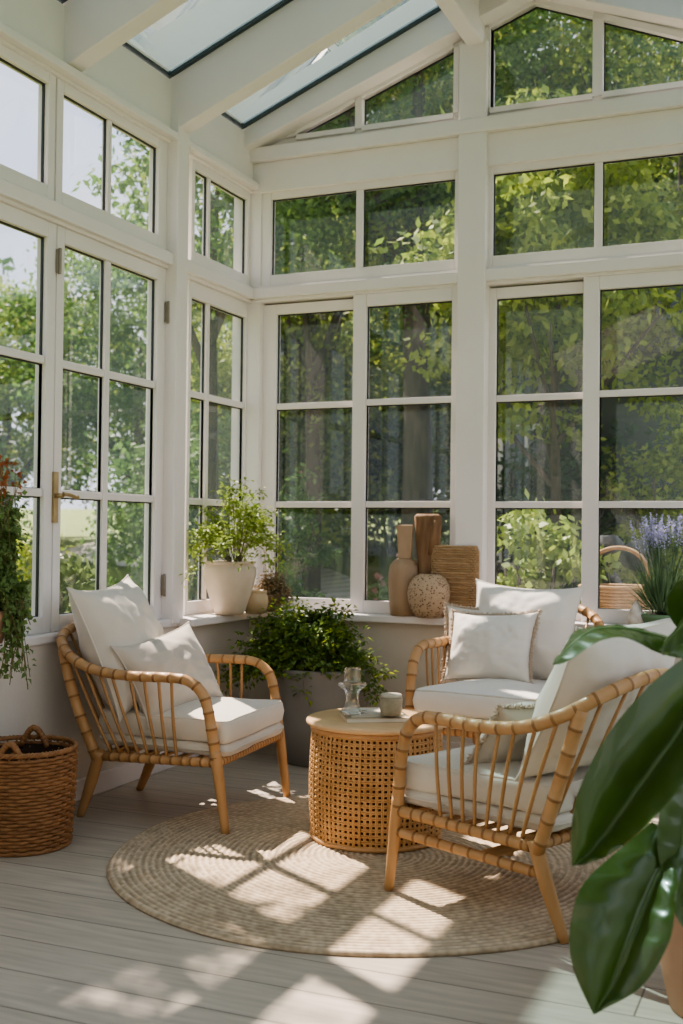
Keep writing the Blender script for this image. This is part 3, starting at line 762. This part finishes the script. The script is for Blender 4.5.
# cream pot in the corner
t = thing('potted_shrub', 'cream glazed pot with a feathery light green shrub on the corner ledge', 'potted plant', (.09, -.345, LZ))
pot(t, [(.06,0),(.075,.004),(.088,.03),(.118,.12),(.138,.20),(.142,.235),(.138,.255),(.128,.262),(.128,.268),(.138,.275),(.140,.284),(.130,.286),(.122,.27)], M['cream_pot'], .122, .262)
bushy(t, V((.05,-.03,.26)), 40, .36, .53, 2300, .032, .020, M['leaf_lt'], droop=.36, core=.4, gap=.045)
t = thing('dried_plant', 'brown stone pot of dried flower heads behind the small beige pot', 'potted plant', (.185, -.03, LZ))
pot(t, [(.03,0),(.045,.003),(.06,.05),(.072,.09),(.074,.10),(.066,.10)], M['stone_pot'], .06, .09)
bushy(t, V((0,0,.07)), 40, .125, .17, 1800, .018, .015, M['dried'], droop=.16, core=.5, gap=.03)
mb = MB()
for k in range(16):
    q = random.uniform(0, 2*PI); p = V((math.cos(q)*.05, math.sin(q)*.05, .1)); e = p+V((random.uniform(-.07,.07), random.uniform(-.07,.05), random.uniform(.16,.34)))
    mb.tube([p, p.lerp(e,.5)+rv(.02), e], .0012, 4)
mb.build('twig', M['dried'], t)
t = thing('small_pot', 'small beige ceramic pot between the cream pot and the dried flowers', 'pot', (.178, -.215, LZ))
mb = MB(); mb.lathe([(.042,0),(.052,.003),(.068,.04),(.071,.07),(.066,.098),(.060,.108),(.060,.114),(.064,.12),(.064,.126),(.056,.127),(.054,.11),(.054,.06),(.01,.05)], 36, cap1=True); mb.build('body', M['beige_pot'], t)
# planter with bush on the floor
t = thing('planter_bush', 'large charcoal planter with a dense green bush on the floor in the corner', 'potted plant', (.60, -.24, 0))
pot(t, [(.19,0),(.205,.004),(.225,.2),(.252,.47),(.255,.49),(.250,.495),(.235,.495),(.232,.46)], M['planter'], .232, .46, 56)
bushy(t, V((-.08,-.06,.45)), 120, .50, .43, 8500, .033, .023, M['leaf_dk'], droop=.30, tips=M['leaf_yl'], core=.25, rbase=.18, squash=.48)
# trailing plant at the left edge
tl = at(-22, 640, 0, .04); 
t = thing('trailing_plant', 'trailing ivy-like plant with rusty top leaves spilling off the ledge at the left edge', 'potted plant', (.03, tl.y+.06, LZ))
pot(t, [(.05,0),(.06,.003),(.075,.06),(.085,.12),(.085,.13),(.075,.13)], M['terracotta'], .072, .12)
st = MB(); lf = MB(); rd = MB()
for i in range(64):
    up_ = i < 34
    a = V((random.uniform(-.03,.03), random.uniform(-.03,.03), .12))
    if up_: pts = [a, a+V((.02, .05+random.uniform(-.05,.06), random.uniform(.12,.3))), a+V((random.uniform(0,.09), random.uniform(-.05,.11), random.uniform(.2,.62)))]
    else: pts = [a, a+V((.08, random.uniform(-.05,.10), .1)), a+V((random.uniform(.07,.13), random.uniform(-.02,.16), random.uniform(-.30,.02)))]
    path = catmull(pts, 6); st.tube(path, .0018, 4)
    for k in range(42):
        u = random.uniform(.1, 1); p = path[int(u*(len(path)-1))]; d = rdir(); red = up_ and p.z > .58
        (rd if red else lf).leaf(p+d*random.uniform(0,.03), d+V((.2,0,-.3)), V((1,.2,.6))+rv(.6), random.uniform(.016,.032), random.uniform(.014,.026))
st.build('stem', M['stem'], t); lf.build('foliage', M['leaf_tr'], t)
if rd.v: tag(rd.build('young_foliage', M['leaf_rd'], t), 'rusty red top leaves')

# ------------------------------------------------------------------ ornaments on the back ledge
YB = S(0, 0, 0).y
v0 = at(404.5, 600, 1, YB-.075)
t = thing('wooden_vase', 'tall brown wooden bottle vase with a square flared neck on the back ledge', 'vase', (v0.x, YB-.075, LZ), .3, scale=1.14)
mb = MB(); mb.lathe([(.062,0),(.068,.003),(.073,.06),(.078,.15),(.078,.20),(.072,.235),(.052,.262),(.036,.270),(.02,.272)], 36); mb.build('body', M['vase'], t)
mb = MB()
a_, b_ = .030, .040
mb.hexa([(-a_,-a_,.268),(a_,-a_,.268),(a_,a_,.268),(-a_,a_,.268),(-b_,-b_,.43),(b_,-b_,.43),(b_,b_,.43),(-b_,b_,.43)]); mb.build('neck', M['vase'], t, .006)
d0 = at(428, 560, 1, YB-.055)
t = thing('driftwood', 'upright piece of rough driftwood standing between bottle vase and woven panel', 'driftwood', (d0.x, YB-.055, LZ), scale=1.1)
mb = MB(); mb.lathe([(.052,0),(.05,.05),(.046,.15),(.048,.25),(.052,.35),(.056,.42),(.062,.485),(.05,.50),(.02,.47)], 20, jit=lambda q, z: 1+.16*math.sin(3*q+z*5)+.10*math.sin(7*q-z*14)+.07*math.sin(11*q+z*30)); o = mb.build('trunk', M['driftwood'], t)
mb = MB(); mb.tube([(.02,-.02,.30),(.04,-.03,.38),(.05,-.035,.47)], [.022,.02,.014], 10); mb.build('branch_stub', M['driftwood'], t)
w0 = at(456, 575, 1, YB-.06)
t = thing('woven_basket', 'rectangular woven reed basket standing upright on the back ledge', 'basket', (w0.x, YB-.066, LZ), scale=1.1)
mb = MB(); W2, H2, D2 = .122, .345, .03
for j in range(30):
    z = .008+H2*j/30
    pts = []
    for k in range(96):
        q = 2*PI*k/96; cx_ = math.copysign(abs(math.cos(q))**.25, math.cos(q)); sy_ = math.copysign(abs(math.sin(q))**.5, math.sin(q))
        wv = .003*math.cos(PI*k/3+PI*(j % 2))
        tz = 1-.10*max(0, (z-.31)/.035)**2
        pts.append(((W2-.004)*cx_*tz, (D2+wv)*sy_, z))
    mb.tube(pts, .0066, 6, closed=True)
mb.build('woven_side', M['jute_panel'], t)
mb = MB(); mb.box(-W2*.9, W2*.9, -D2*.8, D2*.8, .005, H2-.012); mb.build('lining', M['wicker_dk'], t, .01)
b0 = at(429, 595, 1, YB-.135)
t = thing('pumice_vase', 'round pitted pumice vase in front of the woven panel on the back ledge', 'vase', (b0.x, YB-.135, LZ), scale=1.07)
mb = MB(); mb.lathe([(.05,0),(.062,.002),(.085,.03),(.103,.075),(.108,.12),(.100,.165),(.078,.198),(.052,.212),(.048,.216),(.046,.206),(.02,.16)], 48, jit=lambda q, z: 1+.012*math.sin(5*q+z*30)); mb.build('body', M['pumice'], t)

# right end of the ledge: lavender in green pot, cactus pads, white shell
l0 = at(662, 600, 1, YB-.10)
t = thing('lavender_pot', 'lavender in flower in a low green pot on the right end of the back ledge', 'potted plant', (l0.x, YB-.10, LZ))
pot(t, [(.07,0),(.085,.003),(.105,.03),(.108,.055),(.104,.062),(.095,.055)], M['green_pot'], .094, .05)
st = MB(); lf = MB(); bl = MB()
for i in range(70):
    q = random.uniform(0, 2*PI); r_ = random.uniform(0, .05); a = V((math.cos(q)*r_, math.sin(q)*r_*.6, .05))
    e = a+V((math.cos(q)*random.uniform(.0,.12), math.sin(q)*random.uniform(0,.06)-.01, random.uniform(.33,.46))); path = catmull([a, a.lerp(e,.5)+V((0,0,.03)), e], 4)
    st.tube(path, .0014, 4)
    d = (path[-1]-path[-2]).normalized()
    for k in range(16):
        p = e+d*(k*.005-.03); bl.leaf(p, rdir()+d*.6, rdir(), .013, .010)
for i in range(190):
    q = random.uniform(0, 2*PI); a = V((math.cos(q)*.04*random.random(), math.sin(q)*.03, .05)); e = a+V((math.cos(q)*random.uniform(.03,.16), math.sin(q)*random.uniform(.02,.08), random.uniform(.06,.24)))
    d = e-a; lf.leaf(a+d*.2, d, V((0,0,1))+rv(.5), d.length, .010)
st.build('stem', M['lav_leaf'], t); lf.build('foliage', M['lav_leaf'], t); bl.build('blossom', M['lavender'], t)
c0 = at(688, 600, 1, YB-.14)
t = thing('cactus', 'dimpled green cactus pads beside the lavender at the right edge of the ledge', 'cactus', (c0.x, YB-.13, LZ))
for (dx, dz, w_, h_, tilt) in ((0,.12,.075,.11,.15), (.075,.10,.06,.09,-.3), (-.05,.06,.05,.065,.5)):
    mb = MB(); mb.grid(lambda a, b: (dx+w_*math.cos(2*PI*a)*math.sin(PI*b)+tilt*.1*math.cos(PI*b), .022*math.sin(2*PI*a)*math.sin(PI*b), dz-h_*math.cos(PI*b)), 24, 14); mb.build('pad', M['cactus'], t)
s0 = at(636, 612, 1, YB-.14)
mb = MB(); mb.lathe([(.03,0),(.046,.006),(.047,.03),(.036,.065),(.02,.10),(.006,.122),(.002,.126)], 28, jit=lambda q, z: 1+.05*math.sin(9*q+z*60)); o = mb.build('shell', M['shell']); o.location = (s0.x, YB-.13, LZ)
tag(o, 'white cone-shaped shell standing on the ledge left of the lavender', 'shell')

# ------------------------------------------------------------------ big-leaved plant at the lower right
pc = V((2.80, -2.66, 0))
t = thing('broad_leaf_plant', 'broad-leaved green plant in a terracotta pot at the lower right, nearest the camera', 'potted plant', pc)
pot(t, [(.13,0),(.15,.004),(.175,.12),(.20,.25),(.205,.29),(.215,.292),(.218,.325),(.208,.328),(.195,.30)], M['terracotta'], .195, .29, 48)
def bigleaf(pts, width, side, cup=.10, wave=.02, droop=0, petiole=None, side2=None):
    """pts: midrib base -> tip in world space; side: rough direction of the right half"""
    path = [p-pc for p in catmull(pts, 10)]; n = len(path); mb = MB(); rb = MB()
    S_ = V(side).normalized(); NB = 10
    def row(i, v):
        u = i/(n-1); tg = (path[min(n-1, i+1)]-path[max(0, i-1)]).normalized()
        Q = V(side2).normalized() if side2 is not None and v > 0 else S_; sd = (Q-tg*Q.dot(tg)).normalized(); nm = tg.cross(sd)
        w = width*(math.sin(PI*min(1, u**.9*.985+.012)))**.55*(.9+.2*u)
        a = abs(v)
        return path[i]+sd*(v*w/2*(1-.08*a))+nm*(cup*w*(a**1.4)*.8+wave*math.sin(u*11+v*2.2)*a*w*3+.006*math.sin(u*52)*a*(1-a)*2)-V((0,0,droop*a*a*w))
    b = 0
    for i in range(n):
        for j in range(2*NB+1): mb.v.append(row(i, j/NB-1))
    for i in range(n-1):
        for j in range(2*NB):
            q = i*(2*NB+1)+j; mb.face((q, q+1, q+2*NB+2, q+2*NB+1), True)
    l = mb.build('leaf', M['big_leaf'], t)
    rb.tube([p+V((0,0,.0)) for p in path], [.0055*(1-.8*i/n) for i in range(n)], 6); rb.build('midrib', M['rib'], l)
    if petiole:
        pm = MB(); pm.tube(catmull([V((0,0,.30))+V(petiole), (V((0,0,.30))+V(petiole)).lerp(path[0], .55)+V((0,0,.12)), path[0]], 6), .008, 8); pm.build('petiole', M['rib'], t)
T_ = atd
def outlined_leaf(Ue, Mi, Le, dU, dM, dL, petiole):
    """blade lofted from its two margins and its midrib, then tied to the pot by a petiole"""
    cu = [catmull([atd(x, y, d) for (x, y), d in zip(P, D)], 8) for P, D in ((Ue, dU), (Mi, dM), (Le, dL))]
    n = len(cu[0]); NB = 9; mb = MB()
    for i in range(n):
        for j in range(-NB, NB+1):
            v = abs(j)/NB; e = cu[0][i] if j < 0 else cu[2][i]
            p = cu[1][i].lerp(e, v)-FW*(.02*math.sin(PI*v)*min(1, (e-cu[1][i]).length/.08))+UP*(.004*math.sin(i*1.1)*v*(1-v)*4)
            mb.v.append(p-pc)
    for i in range(n-1):
        for j in range(2*NB):
            q = i*(2*NB+1)+j; mb.face((q, q+1, q+2*NB+2, q+2*NB+1), True)
    l = mb.build('leaf', M['big_leaf'], t); l.data.flip_normals()
    rb = MB(); rb.tube([p-pc-FW*.002 for p in cu[1]], [.0045*(1-.8*i/n) for i in range(n)], 6); rb.build('midrib', M['rib'], l)
    b0 = V((0,0,.30))+V(petiole); p0 = cu[1][0]-pc
    pm = MB(); pm.tube(catmull([b0, b0.lerp(p0, .55)+V((0,0,.12)), p0], 6), .008, 8); pm.build('petiole', M['rib'], t)
outlined_leaf([(725,628),(683,658),(646,689),(606,737),(579,790),(571,832),(572,866)], [(735,655),(700,700),(670,744),(637,790),(610,828),(588,854),(572,866)], [(750,690),(715,745),(690,776),(655,817),(632,838),(603,858),(572,866)],
              [2.50,2.46,2.43,2.41,2.40,2.40,2.40], [2.54,2.49,2.46,2.44,2.43,2.41,2.40], [2.42,2.36,2.32,2.30,2.32,2.36,2.40], (.02,0,0))
outlined_leaf([(652,822),(614,854),(582,886),(570,928),(573,968),(593,1014)], [(676,836),(662,864),(646,900),(630,940),(612,985),(593,1014)], [(686,848),(680,878),(675,910),(668,945),(640,988),(593,1014)],
              [2.60,2.55,2.50,2.46,2.43,2.40], [2.60,2.54,2.50,2.46,2.43,2.40], [2.58,2.49,2.43,2.39,2.39,2.40], (0,-.02,0))
bigleaf([T_(712,650,2.75), T_(672,640,2.66), T_(620,628,2.60), T_(585,634,2.56), T_(553,664,2.54)], .20, FW*.98+UP*.10+RT*.1, .10, .012, petiole=(.03,.03,0))
bigleaf([T_(700,760,2.70), T_(686,800,2.62), T_(682,860,2.56), T_(690,930,2.52)], .16, RT*.9+FW*.4, .08, .012, petiole=(.04,-.03,0))
bigleaf([T_(712,640,2.75), T_(706,610,2.70), T_(694,612,2.60), T_(660,650,2.52)], .17, RT*.6+FW*.8, .1, .012, petiole=(.05,.03,0))
bigleaf([T_(730,800,2.8), T_(760,720,2.8), T_(800,680,2.75), T_(850,720,2.7)], .22, FW, .1, .012, petiole=(.06,0,0))

# ------------------------------------------------------------------ the garden
GZ = -.12
mb = MB()
def gh(x, y): d = max(0, y-3.0, (-x-5.5)*.6); return GZ+.16*min(d, 7)+.03*max(0, d-7)+.05*noise.noise(V((x*.2, y*.2, 0)))*min(1, d)
mb.grid(lambda a, b: (-60+110*a, -30+100*b, gh(-60+110*a, -30+100*b)), 110, 100); tag(mb.build('ground', M['lawn']), kind='structure')
mb = MB(); pth = catmull([(-7,1.2,0),(-3.6,2.6,0),(-2.2,4.4,0),(-2.7,6.6,0),(-4.6,8.2,0),(-8,9,0)], 10)
for i in range(len(pth)-1):
    a, b_ = pth[i], pth[i+1]; tdir = (b_-a).normalized(); sd = V((-tdir.y, tdir.x, 0))*.7
    q = len(mb.v); mb.v += [V((p.x, p.y, gh(p.x, p.y)+.03)) for p in (a-sd, a+sd, b_+sd, b_-sd)]; mb.face((q, q+1, q+2, q+3))
tag(mb.build('garden_path', M['path']), kind='structure')

def crown_mesh(rx, ry, rz, clumps, per, leaf, seed, shell=.55, crad=.32):
    random.seed(seed); mb = MB()
    for c in range(clumps):
        d = rdir(); s_ = random.uniform(shell, 1.0); ce = V((d.x*rx*s_, d.y*ry*s_, d.z*rz*s_)); cr_ = crad*random.uniform(.6, 1.3)
        for k in range(per):
            o = rdir()*cr_*(random.random()**.45); o.z *= .7
            nn = (o.normalized()+V((0,0,.6))+rv(.7)); dd = rdir(); dd.z -= .3
            mb.leafq(ce+o, dd, nn, leaf*random.uniform(.6, 1.4), leaf*random.uniform(.4, .8))
    return mb
def trunk(t, h, r, spread, top, seed):
    random.seed(seed); mb = MB()
    mb.tube(catmull([(0,0,-.2),(r*.4,-r*.3,h*.4),(-r*.3,r*.5,h),(r*.2,0,h+top*.6)], 6), [r*(1.25-.05*k) for k in range(19)], 10)
    for k in range(6):
        q = 2*PI*k/6+random.uniform(-.4,.4); z = h*random.uniform(.7,1.0)
        mb.tube(catmull([(0,0,z),(math.cos(q)*spread*.35, math.sin(q)*spread*.35, z+top*.35),(math.cos(q)*spread*.8, math.sin(q)*spread*.8, z+top*.8)], 5), [r*.55*(1-.075*j) for j in range(11)], 7)
    mb.build('trunk', M['bark'], t)
crowns = {}
def tree(label, x, y, h, rx, rz, m_, seed, clumps=120, per=90, leaf=.16, tr=.13, shell=.45, crad=.5, name='tree', base=None, ry=None):
    g = gh(x, y); t = thing(name, label, 'tree', (x, y, g), group='garden trees outside the glass')
    key = (rx, rz, clumps, per, leaf, seed, shell, ry)
    if key not in crowns: crowns[key] = crown_mesh(rx, ry or rx, rz, clumps, per, leaf, seed, shell, crad).mesh('crown')
    me = crowns[key].copy() if crowns[key].materials else crowns[key]
    o = bpy.data.objects.new('crown', me); C.objects.link(o); o.parent = t
    me.materials.clear(); me.materials.append(m_); o.location = (0, 0, h-rz)
    trunk(t, max(.6, h-1.75*rz), tr, rx*.8, rz, seed+5)
    return t
# left-wall trees; the first two are unseen, placed to shade the floor
tree('leafy tree close outside the left glazed wall, out of view, placed to shade the floor', -2.75, -1.05, 6.35, 1.15, 1.9, M['t1'], 101, 190, 90, .10, .10, .35, .28)
tree('smaller leafy tree just outside the left casement, out of view, placed to shade the floor', -3.7, .55, 6.5, .9, 1.7, M['t1'], 121, 90, 80, .10, .08, .35, .25)
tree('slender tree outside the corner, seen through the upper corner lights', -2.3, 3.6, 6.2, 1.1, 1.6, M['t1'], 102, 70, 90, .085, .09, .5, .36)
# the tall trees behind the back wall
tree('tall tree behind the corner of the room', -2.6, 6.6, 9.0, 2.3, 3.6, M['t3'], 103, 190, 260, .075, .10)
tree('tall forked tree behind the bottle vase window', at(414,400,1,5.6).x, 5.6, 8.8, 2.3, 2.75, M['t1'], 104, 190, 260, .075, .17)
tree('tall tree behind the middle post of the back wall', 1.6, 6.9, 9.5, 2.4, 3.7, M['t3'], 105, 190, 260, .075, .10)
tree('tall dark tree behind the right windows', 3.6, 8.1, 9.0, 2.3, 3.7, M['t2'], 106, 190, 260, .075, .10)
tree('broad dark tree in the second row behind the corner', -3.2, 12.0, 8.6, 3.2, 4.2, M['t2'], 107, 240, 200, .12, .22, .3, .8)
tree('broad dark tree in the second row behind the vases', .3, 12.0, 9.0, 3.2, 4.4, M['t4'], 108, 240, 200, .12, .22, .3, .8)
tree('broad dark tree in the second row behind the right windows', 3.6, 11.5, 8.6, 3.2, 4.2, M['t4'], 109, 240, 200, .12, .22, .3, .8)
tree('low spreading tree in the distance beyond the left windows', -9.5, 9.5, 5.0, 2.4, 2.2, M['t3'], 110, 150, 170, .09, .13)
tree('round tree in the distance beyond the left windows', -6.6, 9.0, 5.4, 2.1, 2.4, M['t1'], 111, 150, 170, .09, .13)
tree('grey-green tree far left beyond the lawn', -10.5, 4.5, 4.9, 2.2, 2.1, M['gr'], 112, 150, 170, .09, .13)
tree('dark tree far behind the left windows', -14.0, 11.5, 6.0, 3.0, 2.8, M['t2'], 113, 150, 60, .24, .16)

def shrub(name, label, x, y, h, r, m_, seed, clumps=60, per=70, leaf=.07, flowers=None, cat='shrub', group='garden shrubs outside the glass', z0=None):
    g = gh(x, y); t = thing(name, label, cat, (x, y, g), group=group)
    mb = crown_mesh(r, r, h*.52, clumps, per, leaf, seed, .3, r*.34); o = mb.build('foliage', m_, t); o.location = (0,0,h*.5)
    mb = MB()
    for k in range(7):
        q = k*.9; mb.tube([(0,0,-.05),(math.cos(q)*r*.3, math.sin(q)*r*.3, h*.35),(math.cos(q)*r*.6, math.sin(q)*r*.6, h*.7)], .012, 5)
    mb.build('stem', M['bark'], t)
    if flowers:
        mb = MB()
        for k in range(flowers[1]):
            d = rdir(); c = V((d.x*r*1.02, d.y*r*1.02, h*.5+d.z*h*.5))
            for j in range(12): mb.leaf(c, rdir(), rdir(), flowers[2], flowers[2]*.8)
        mb.build('blossom', flowers[0], t)
    return t
for i, (hx_, hy_, hh_) in enumerate(((-5.2, 15.5, 5.5), (-2.6, 9.3, 3.6), (-.9, 9.6, 4.2), (.7, 9.4, 4.2), (-1.9, 15.8, 5.5), (1.2, 15.5, 5.5), (at(286, 480, 1, 7.6).x, 7.6, 3.9))):
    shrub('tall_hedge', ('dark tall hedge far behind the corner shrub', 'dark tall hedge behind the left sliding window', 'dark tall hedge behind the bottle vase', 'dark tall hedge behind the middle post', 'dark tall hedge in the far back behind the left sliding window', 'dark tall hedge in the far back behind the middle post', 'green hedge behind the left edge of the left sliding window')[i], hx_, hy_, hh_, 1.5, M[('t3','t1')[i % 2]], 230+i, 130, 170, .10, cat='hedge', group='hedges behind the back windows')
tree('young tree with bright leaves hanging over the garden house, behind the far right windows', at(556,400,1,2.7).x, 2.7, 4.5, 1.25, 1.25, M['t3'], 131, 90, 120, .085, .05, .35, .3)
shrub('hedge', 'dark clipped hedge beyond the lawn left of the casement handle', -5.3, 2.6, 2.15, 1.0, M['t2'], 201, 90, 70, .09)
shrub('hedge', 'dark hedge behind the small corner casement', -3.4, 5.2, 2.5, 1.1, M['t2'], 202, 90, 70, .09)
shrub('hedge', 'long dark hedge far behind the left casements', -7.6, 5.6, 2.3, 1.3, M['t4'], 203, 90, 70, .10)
shrub('sunlit_shrub', 'yellow-green sunlit shrub behind the left casement', -3.5, 1.9, 1.45, .62, M['leaf_yl'], 204, 60, 70, .06)
shrub('sunlit_shrub', 'yellow-green low shrub outside at the left edge', -3.9, .75, 1.35, .55, M['leaf_yl'], 205, 60, 70, .06)
shrub('tall_grass', 'grey-green tall planting just outside the left casement', -1.25, -.05, 1.1, .45, M['gr'], 206, 50, 70, .06)
shrub('tall_grass', 'grey-green tall planting outside the left edge window', -1.6, -.8, 1.0, .5, M['gr'], 207, 50, 70, .06)
shrub('rose_bush', 'dark climbing rose with a red bloom behind the left sliding window', -.80, 2.3, 1.95, .30, M['t2'], 208, 70, 70, .055, (M['rose'], 5, .035))
shrub('flowering_shrub', 'shrub with pink blossom on the lawn behind the bottle vase', -.35, 4.6, 1.0, .6, M['t2'], 209, 60, 70, .06, (M['pinkfl'], 40, .04))
shrub('flowering_shrub', 'pink flowering shrub further back beside the gravel path', -4.3, 10.2, 1.3, .7, M['t1'], 210, 60, 70, .08, (M['pinkfl'], 40, .06))
shrub('bright_shrub', 'bright green leafy shrub outside the window behind the far armchair', at(536, 560, 1, .95).x, .95, 1.62, .40, M['leaf_lt'], 211, 70, 60, .07)
shrub('hedge', 'dark hedge behind the far armchair windows', 1.0, 4.3, 2.3, .95, M['t4'], 212, 90, 70, .09)

shrub('sunlit_shrub', 'olive green bush in front of the garden house at the right edge', at(668,480,1,3.1).x, 3.1, 2.45, .5, M['t3'], 240, 70, 80, .06)
# garden house behind the right windows
hx = at(494, 500, 1, 4.3).x
t = thing('garden_house', 'grey-green garden house with a white framed window behind the right windows', 'house', (hx, 4.3, GZ))
mb = MB(); mb.box(0, 4.4, 0, 1.5, 0, 2.9); mb.build('wall', M['shed'], t, .01)
mb = MB()
for (ya, yb) in ((-.35, .75), (1.85, .75)): mb.prism([(-.3,ya,2.85),(4.7,ya,2.85),(4.7,yb,3.6),(-.3,yb,3.6)], [(-.3,ya,3.0),(4.7,ya,3.0),(4.7,yb,3.7),(-.3,yb,3.7)])
mb.build('roof', M['shedroof'], t)
for x0 in (-.12, 1.9):
    mb = MB()
    for (a0, a1, z0, z1) in ((0,.06,1.0,2.3),(.5,.56,1.0,2.3),(0,.56,1.0,1.06),(0,.56,2.24,2.3),(.26,.29,1.06,2.24),(.06,.5,1.62,1.66)): mb.box(x0+.15+a0, x0+.15+a1, -.05, .02, z0, z1)
    f = mb.build('window', M['paint'], t)
    mb = MB(); mb.box(x0+.21, x0+.65, -.02, .0, 1.06, 2.24); mb.build('pane', M['dark'], f)

# stones and a garden basket outside the right window
def stone(label, px, py, d, r, seed):
    c = atd(px, py, d); g = gh(c.x, c.y); mb = MB()
    mb.grid(lambda a, b: V((math.cos(2*PI*a)*math.sin(PI*b), math.sin(2*PI*a)*math.sin(PI*b), -math.cos(PI*b)*.8))*r*(1+.22*noise.noise(V((math.cos(2*PI*a)*math.sin(PI*b)+seed, math.sin(2*PI*a)*math.sin(PI*b), math.cos(PI*b)))*1.6)), 24, 16)
    o = mb.build('boulder', M['boulder']); o.location = (c.x, c.y, c.z); return tag(o, label, 'rock', 'boulders outside the right window')
gx = at(603, 600, 1, .5).x
mb = MB(); mb.box(gx, gx+1.9, .45, 1.15, GZ-.05, .76); o = mb.build('garden_wall', M['boulder'], bevel=.03); tag(o, 'low grey stone garden wall outside the right windows', 'wall')
stone('upper grey boulder on the garden wall left of the wicker carrier', 606, 549, 6.9, .11, 1)
stone('lower grey boulder on the garden wall beside the wicker carrier', 601, 585, 6.75, .12, 4)
stone('flat brown boulder behind the wicker carrier on the garden wall', 640, 556, 7.1, .12, 8)
t = thing('wicker_carrier', 'open wicker carrier with a hooped handle outside behind the right window', 'basket', (at(618, 600, 1, .62).x, .62, .76))
mb = MB()
for j in range(9):
    pts = [(math.cos(2*PI*k/60)*(.17+.006*math.cos(PI*k/2+PI*(j % 2))+.004*j), math.sin(2*PI*k/60)*(.13+.004*j), .012+.018*j) for k in range(60)]
    mb.tube(pts, .010, 6, closed=True)
mb.build('woven_side', M['jute_panel'], t)
mb = MB()
for s_ in (-.02, 0, .02): mb.tube([(-.17*math.cos(PI*k/16), s_, .15+.22*math.sin(PI*k/16)**.7) for k in range(17)], .011, 6)
mb.build('handle', M['jute_panel'], t)

# ------------------------------------------------------------------ light
w = bpy.data.worlds.new('sky'); bpy.context.scene.world = w; w.use_nodes = True; nt = w.node_tree; nt.nodes.clear(); L = nt.links.new
out = nt.nodes.new('ShaderNodeOutputWorld'); bg = nt.nodes.new('ShaderNodeBackground')
tc = nt.nodes.new('ShaderNodeTexCoord'); sx = nt.nodes.new('ShaderNodeSeparateXYZ'); L(tc.outputs['Generated'], sx.inputs[0])
mr = nt.nodes.new('ShaderNodeMapRange'); mr.inputs[1].default_value = 0; mr.inputs[2].default_value = .8; L(sx.outputs[2], mr.inputs[0])
cr = nt.nodes.new('ShaderNodeValToRGB'); cr.color_ramp.elements[0].color = (.80,.89,1.0,1); cr.color_ramp.elements[1].color = (.40,.60,.90,1); L(mr.outputs[0], cr.inputs[0])
no = nt.nodes.new('ShaderNodeTexNoise'); no.inputs['Scale'].default_value = 2.6; no.inputs['Detail'].default_value = 6; L(tc.outputs['Generated'], no.inputs['Vector'])
m2 = nt.nodes.new('ShaderNodeMapRange'); m2.inputs[1].default_value = .42; m2.inputs[2].default_value = .66; L(no.outputs['Fac'], m2.inputs[0])
mx = nt.nodes.new('ShaderNodeMix'); mx.data_type = 'RGBA'; L(m2.outputs[0], mx.inputs[0]); L(cr.outputs[0], mx.inputs[6]); mx.inputs[7].default_value = (1.0,1.0,1.0,1)
L(mx.outputs[2], bg.inputs[0]); bg.inputs[1].default_value = 1.0; L(bg.outputs[0], out.inputs[0])

sd = V((.675, -.42, -1)).normalized()
sl = bpy.data.lights.new('sun', 'SUN'); sl.energy = 10.5; sl.angle = math.radians(.7); sl.color = (1, .91, .79)
so = bpy.data.objects.new('sun', sl); C.objects.link(so); so.rotation_euler = sd.to_track_quat('-Z', 'Y').to_euler(); so.location = (-6, 4, 9)

# ------------------------------------------------------------------ camera
cd = bpy.data.cameras.new('camera'); co = bpy.data.objects.new('camera', cd); C.objects.link(co)
cd.sensor_fit = 'VERTICAL'; cd.sensor_height = 36; cd.lens = FPX/1024*36; cd.clip_start = .05; cd.clip_end = 300
co.matrix_world = Matrix.Translation(CAM) @ Matrix((RT, UP, -FW)).transposed().to_4x4()
cd.dof.use_dof = True; cd.dof.focus_distance = 4.4; cd.dof.aperture_fstop = 3.2
sc = bpy.context.scene; sc.camera = co
sc.cycles.use_denoising = True
sc.cycles.max_bounces = 10; sc.cycles.transparent_max_bounces = 24; sc.cycles.caustics_reflective = False; sc.cycles.caustics_refractive = False
sc.cycles.sample_clamp_indirect = 6
sc.view_settings.use_white_balance = True; sc.view_settings.white_balance_temperature = 6600; sc.view_settings.white_balance_tint = 17
sc.view_settings.view_transform = 'AgX'; sc.view_settings.look = 'AgX - Medium High Contrast'; sc.view_settings.exposure = .55
